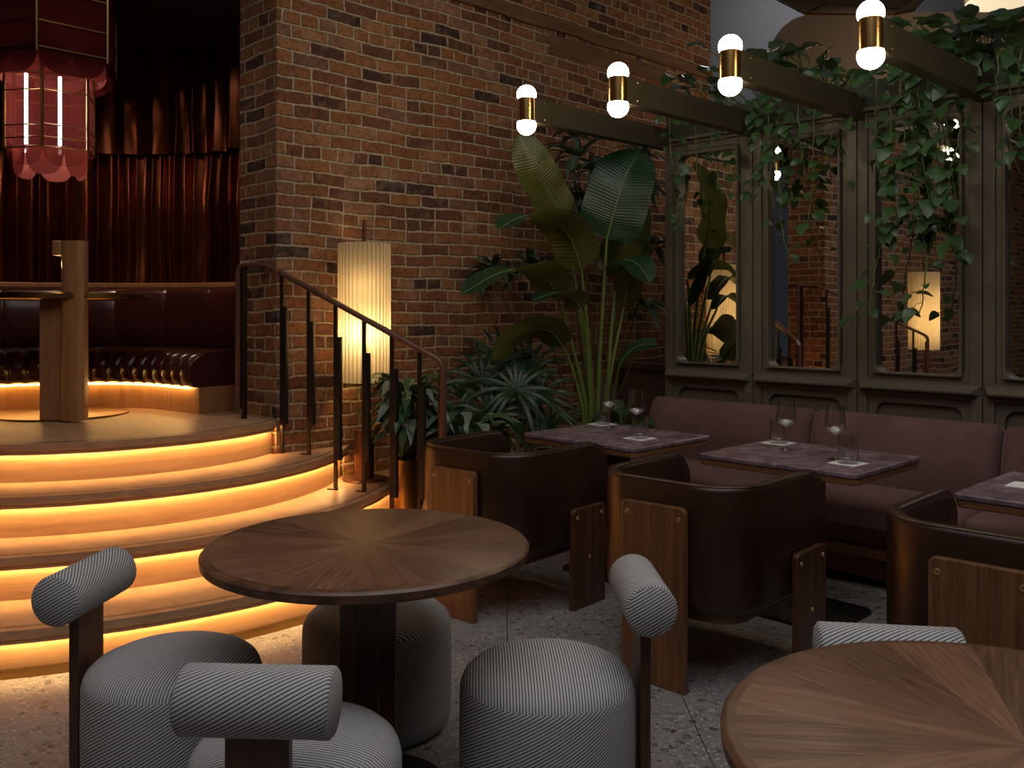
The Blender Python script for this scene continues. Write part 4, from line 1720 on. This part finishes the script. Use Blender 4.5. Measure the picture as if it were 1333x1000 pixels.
# ================================================================== BEYOND THE MIRRORED WALL
b = MB()
P = [(1000, 76), (1002, 64), (1008, 50), (1018, 36), (1032, 25), (1050, 19), (1075, 17), (1400, 14)]
Y1 = 7.6
pts = [atY(x, y, Y1) for x, y in P]
poly = [(p.x, p.z) for p in pts] + [(4.0, pts[-1].z), (4.0, 0), (pts[0].x, 0)]
b.plate(poly, (0, Y1, 0), (1, 0, 0), (0, 0, 1), (0, .15, 0))
struct(b.build('wall_beyond', M['beige']))
t = thing('canvas_canopy', 'faceted beige canvas canopy with thin brass ribs at the top edge', 'canopy', (*atY(1075, 0, 6.9).xy, 3.6))
O = Vector(t.location)
V = [atY(*q) - O for q in ((1005, -4, 6.9), (1048, 18, 6.6), (1160, 20, 6.4), (1075, 5, 7.1), (1062, -8, 7.3), (1190, 14, 7.0), (1230, -30, 6.8), (1100, -60, 7.4))]
b = MB()
b.open = True
b.add(V, [(0, 1, 3), (0, 3, 4), (1, 2, 3), (3, 2, 5), (4, 3, 5), (4, 5, 7), (5, 2, 6), (5, 6, 7), (0, 4, 7)])
b.build('canvas', M['canopy'], t, solid=.003)
b = MB()
for i, j in ((0, 1), (1, 2), (1, 3), (3, 4), (3, 5), (2, 5), (0, 4)):
    b.tube([V[i], V[j]], .009, 6)
b.build('ribs', M['brass_dark'], t)
pc = at(1303, 2, 6.6)
t = thing('round_ceiling_light', 'round glowing opal light at the top right corner', 'light', tuple(pc))
b = MB(); b.lathe([(.0001, -.02), (.17, -.018), (.225, -.004), (.235, .01), (.225, .035), (.0001, .04)], 48); b.build('diffuser', M['disc'], t, smooth=50)
b = MB(); b.lathe([(.236, .005), (.245, .005), (.245, .05), (.0001, .05), (.0001, .045), (.236, .045)], 48); b.build('rim', M['brass_dark'], t, smooth=40)
b = MB(); b.tube([(0, 0, .05), (0, 0, 5.0 - pc.z)], .01, 8); b.build('hanging_rod', M['brass_dark'], t)

# the railing and lamp on the far side of the steps, seen only in the mirrors
AX = 1.74
l2 = dup(lampA, (-3.72, .27, .36), 0, 'matching pleated floor lamp seen only in the mirrors')
b = MB(); b.box(-.19, .19, -.19, .19, 0, .36)
o = b.build('lamp_plinth', M['oak_riser'], None, bevel=.006)
o.location = (-3.72, .27, 0)
tag(o, 'low oak plinth under the far floor lamp, seen only in the mirrors', 'plinth')
r2_ = dup(rail, (R0.x, 2 * AX - R0.y, .72), 0, 'matching stair railing seen only in the mirrors')
r2_.scale = (1, -1, 1)

# ================================================================== LIGHT
sky = light('skylight', 'AREA', ((sx0 + sx1) / 2, (sy0 + sy1) / 2, 5.05), 140, (1.0, .97, .97), shape='RECTANGLE', size=sx1 - sx0, size_y=sy1 - sy0)
light('lantern_glow', 'POINT', tuple(Vector(lan.location) + Vector((0, 0, .25))), 1.5, (1, .66, .45), shadow_soft_size=.05)
sp_ = light('alcove_downlight', 'SPOT', (-5.95, 2.05, 3.14), 38, (1, .74, .50), spot_size=math.radians(95), spot_blend=.6, shadow_soft_size=.04)
light('back_room_fill', 'POINT', (-3.2, 6.6, 3.1), 14, (1, .80, .58), shadow_soft_size=.25)  # added fill without a fitting, brightens the beige wall and canopy
light('far_room_fill', 'POINT', (-4.9, 7.9, 4.6), 30, (.95, .95, 1.0), shadow_soft_size=.25)  # second added fill, no lamp stands here; lifts the grey back wall
w = bpy.data.worlds.new('world')
S.world = w
w.use_nodes = True
w.node_tree.nodes['Background'].inputs[0].default_value = (.5, .58, .7, 1)
w.node_tree.nodes['Background'].inputs[1].default_value = .03

vs = S.view_settings
vs.view_transform, vs.look, vs.exposure, vs.gamma = 'Standard', 'None', 0.0, 1.0
vs.use_curve_mapping = False
S.cycles.max_bounces = 8
S.cycles.transparent_max_bounces = 16
S.cycles.sample_clamp_indirect = 4
S.cycles.caustics_reflective = False
S.cycles.caustics_refractive = False
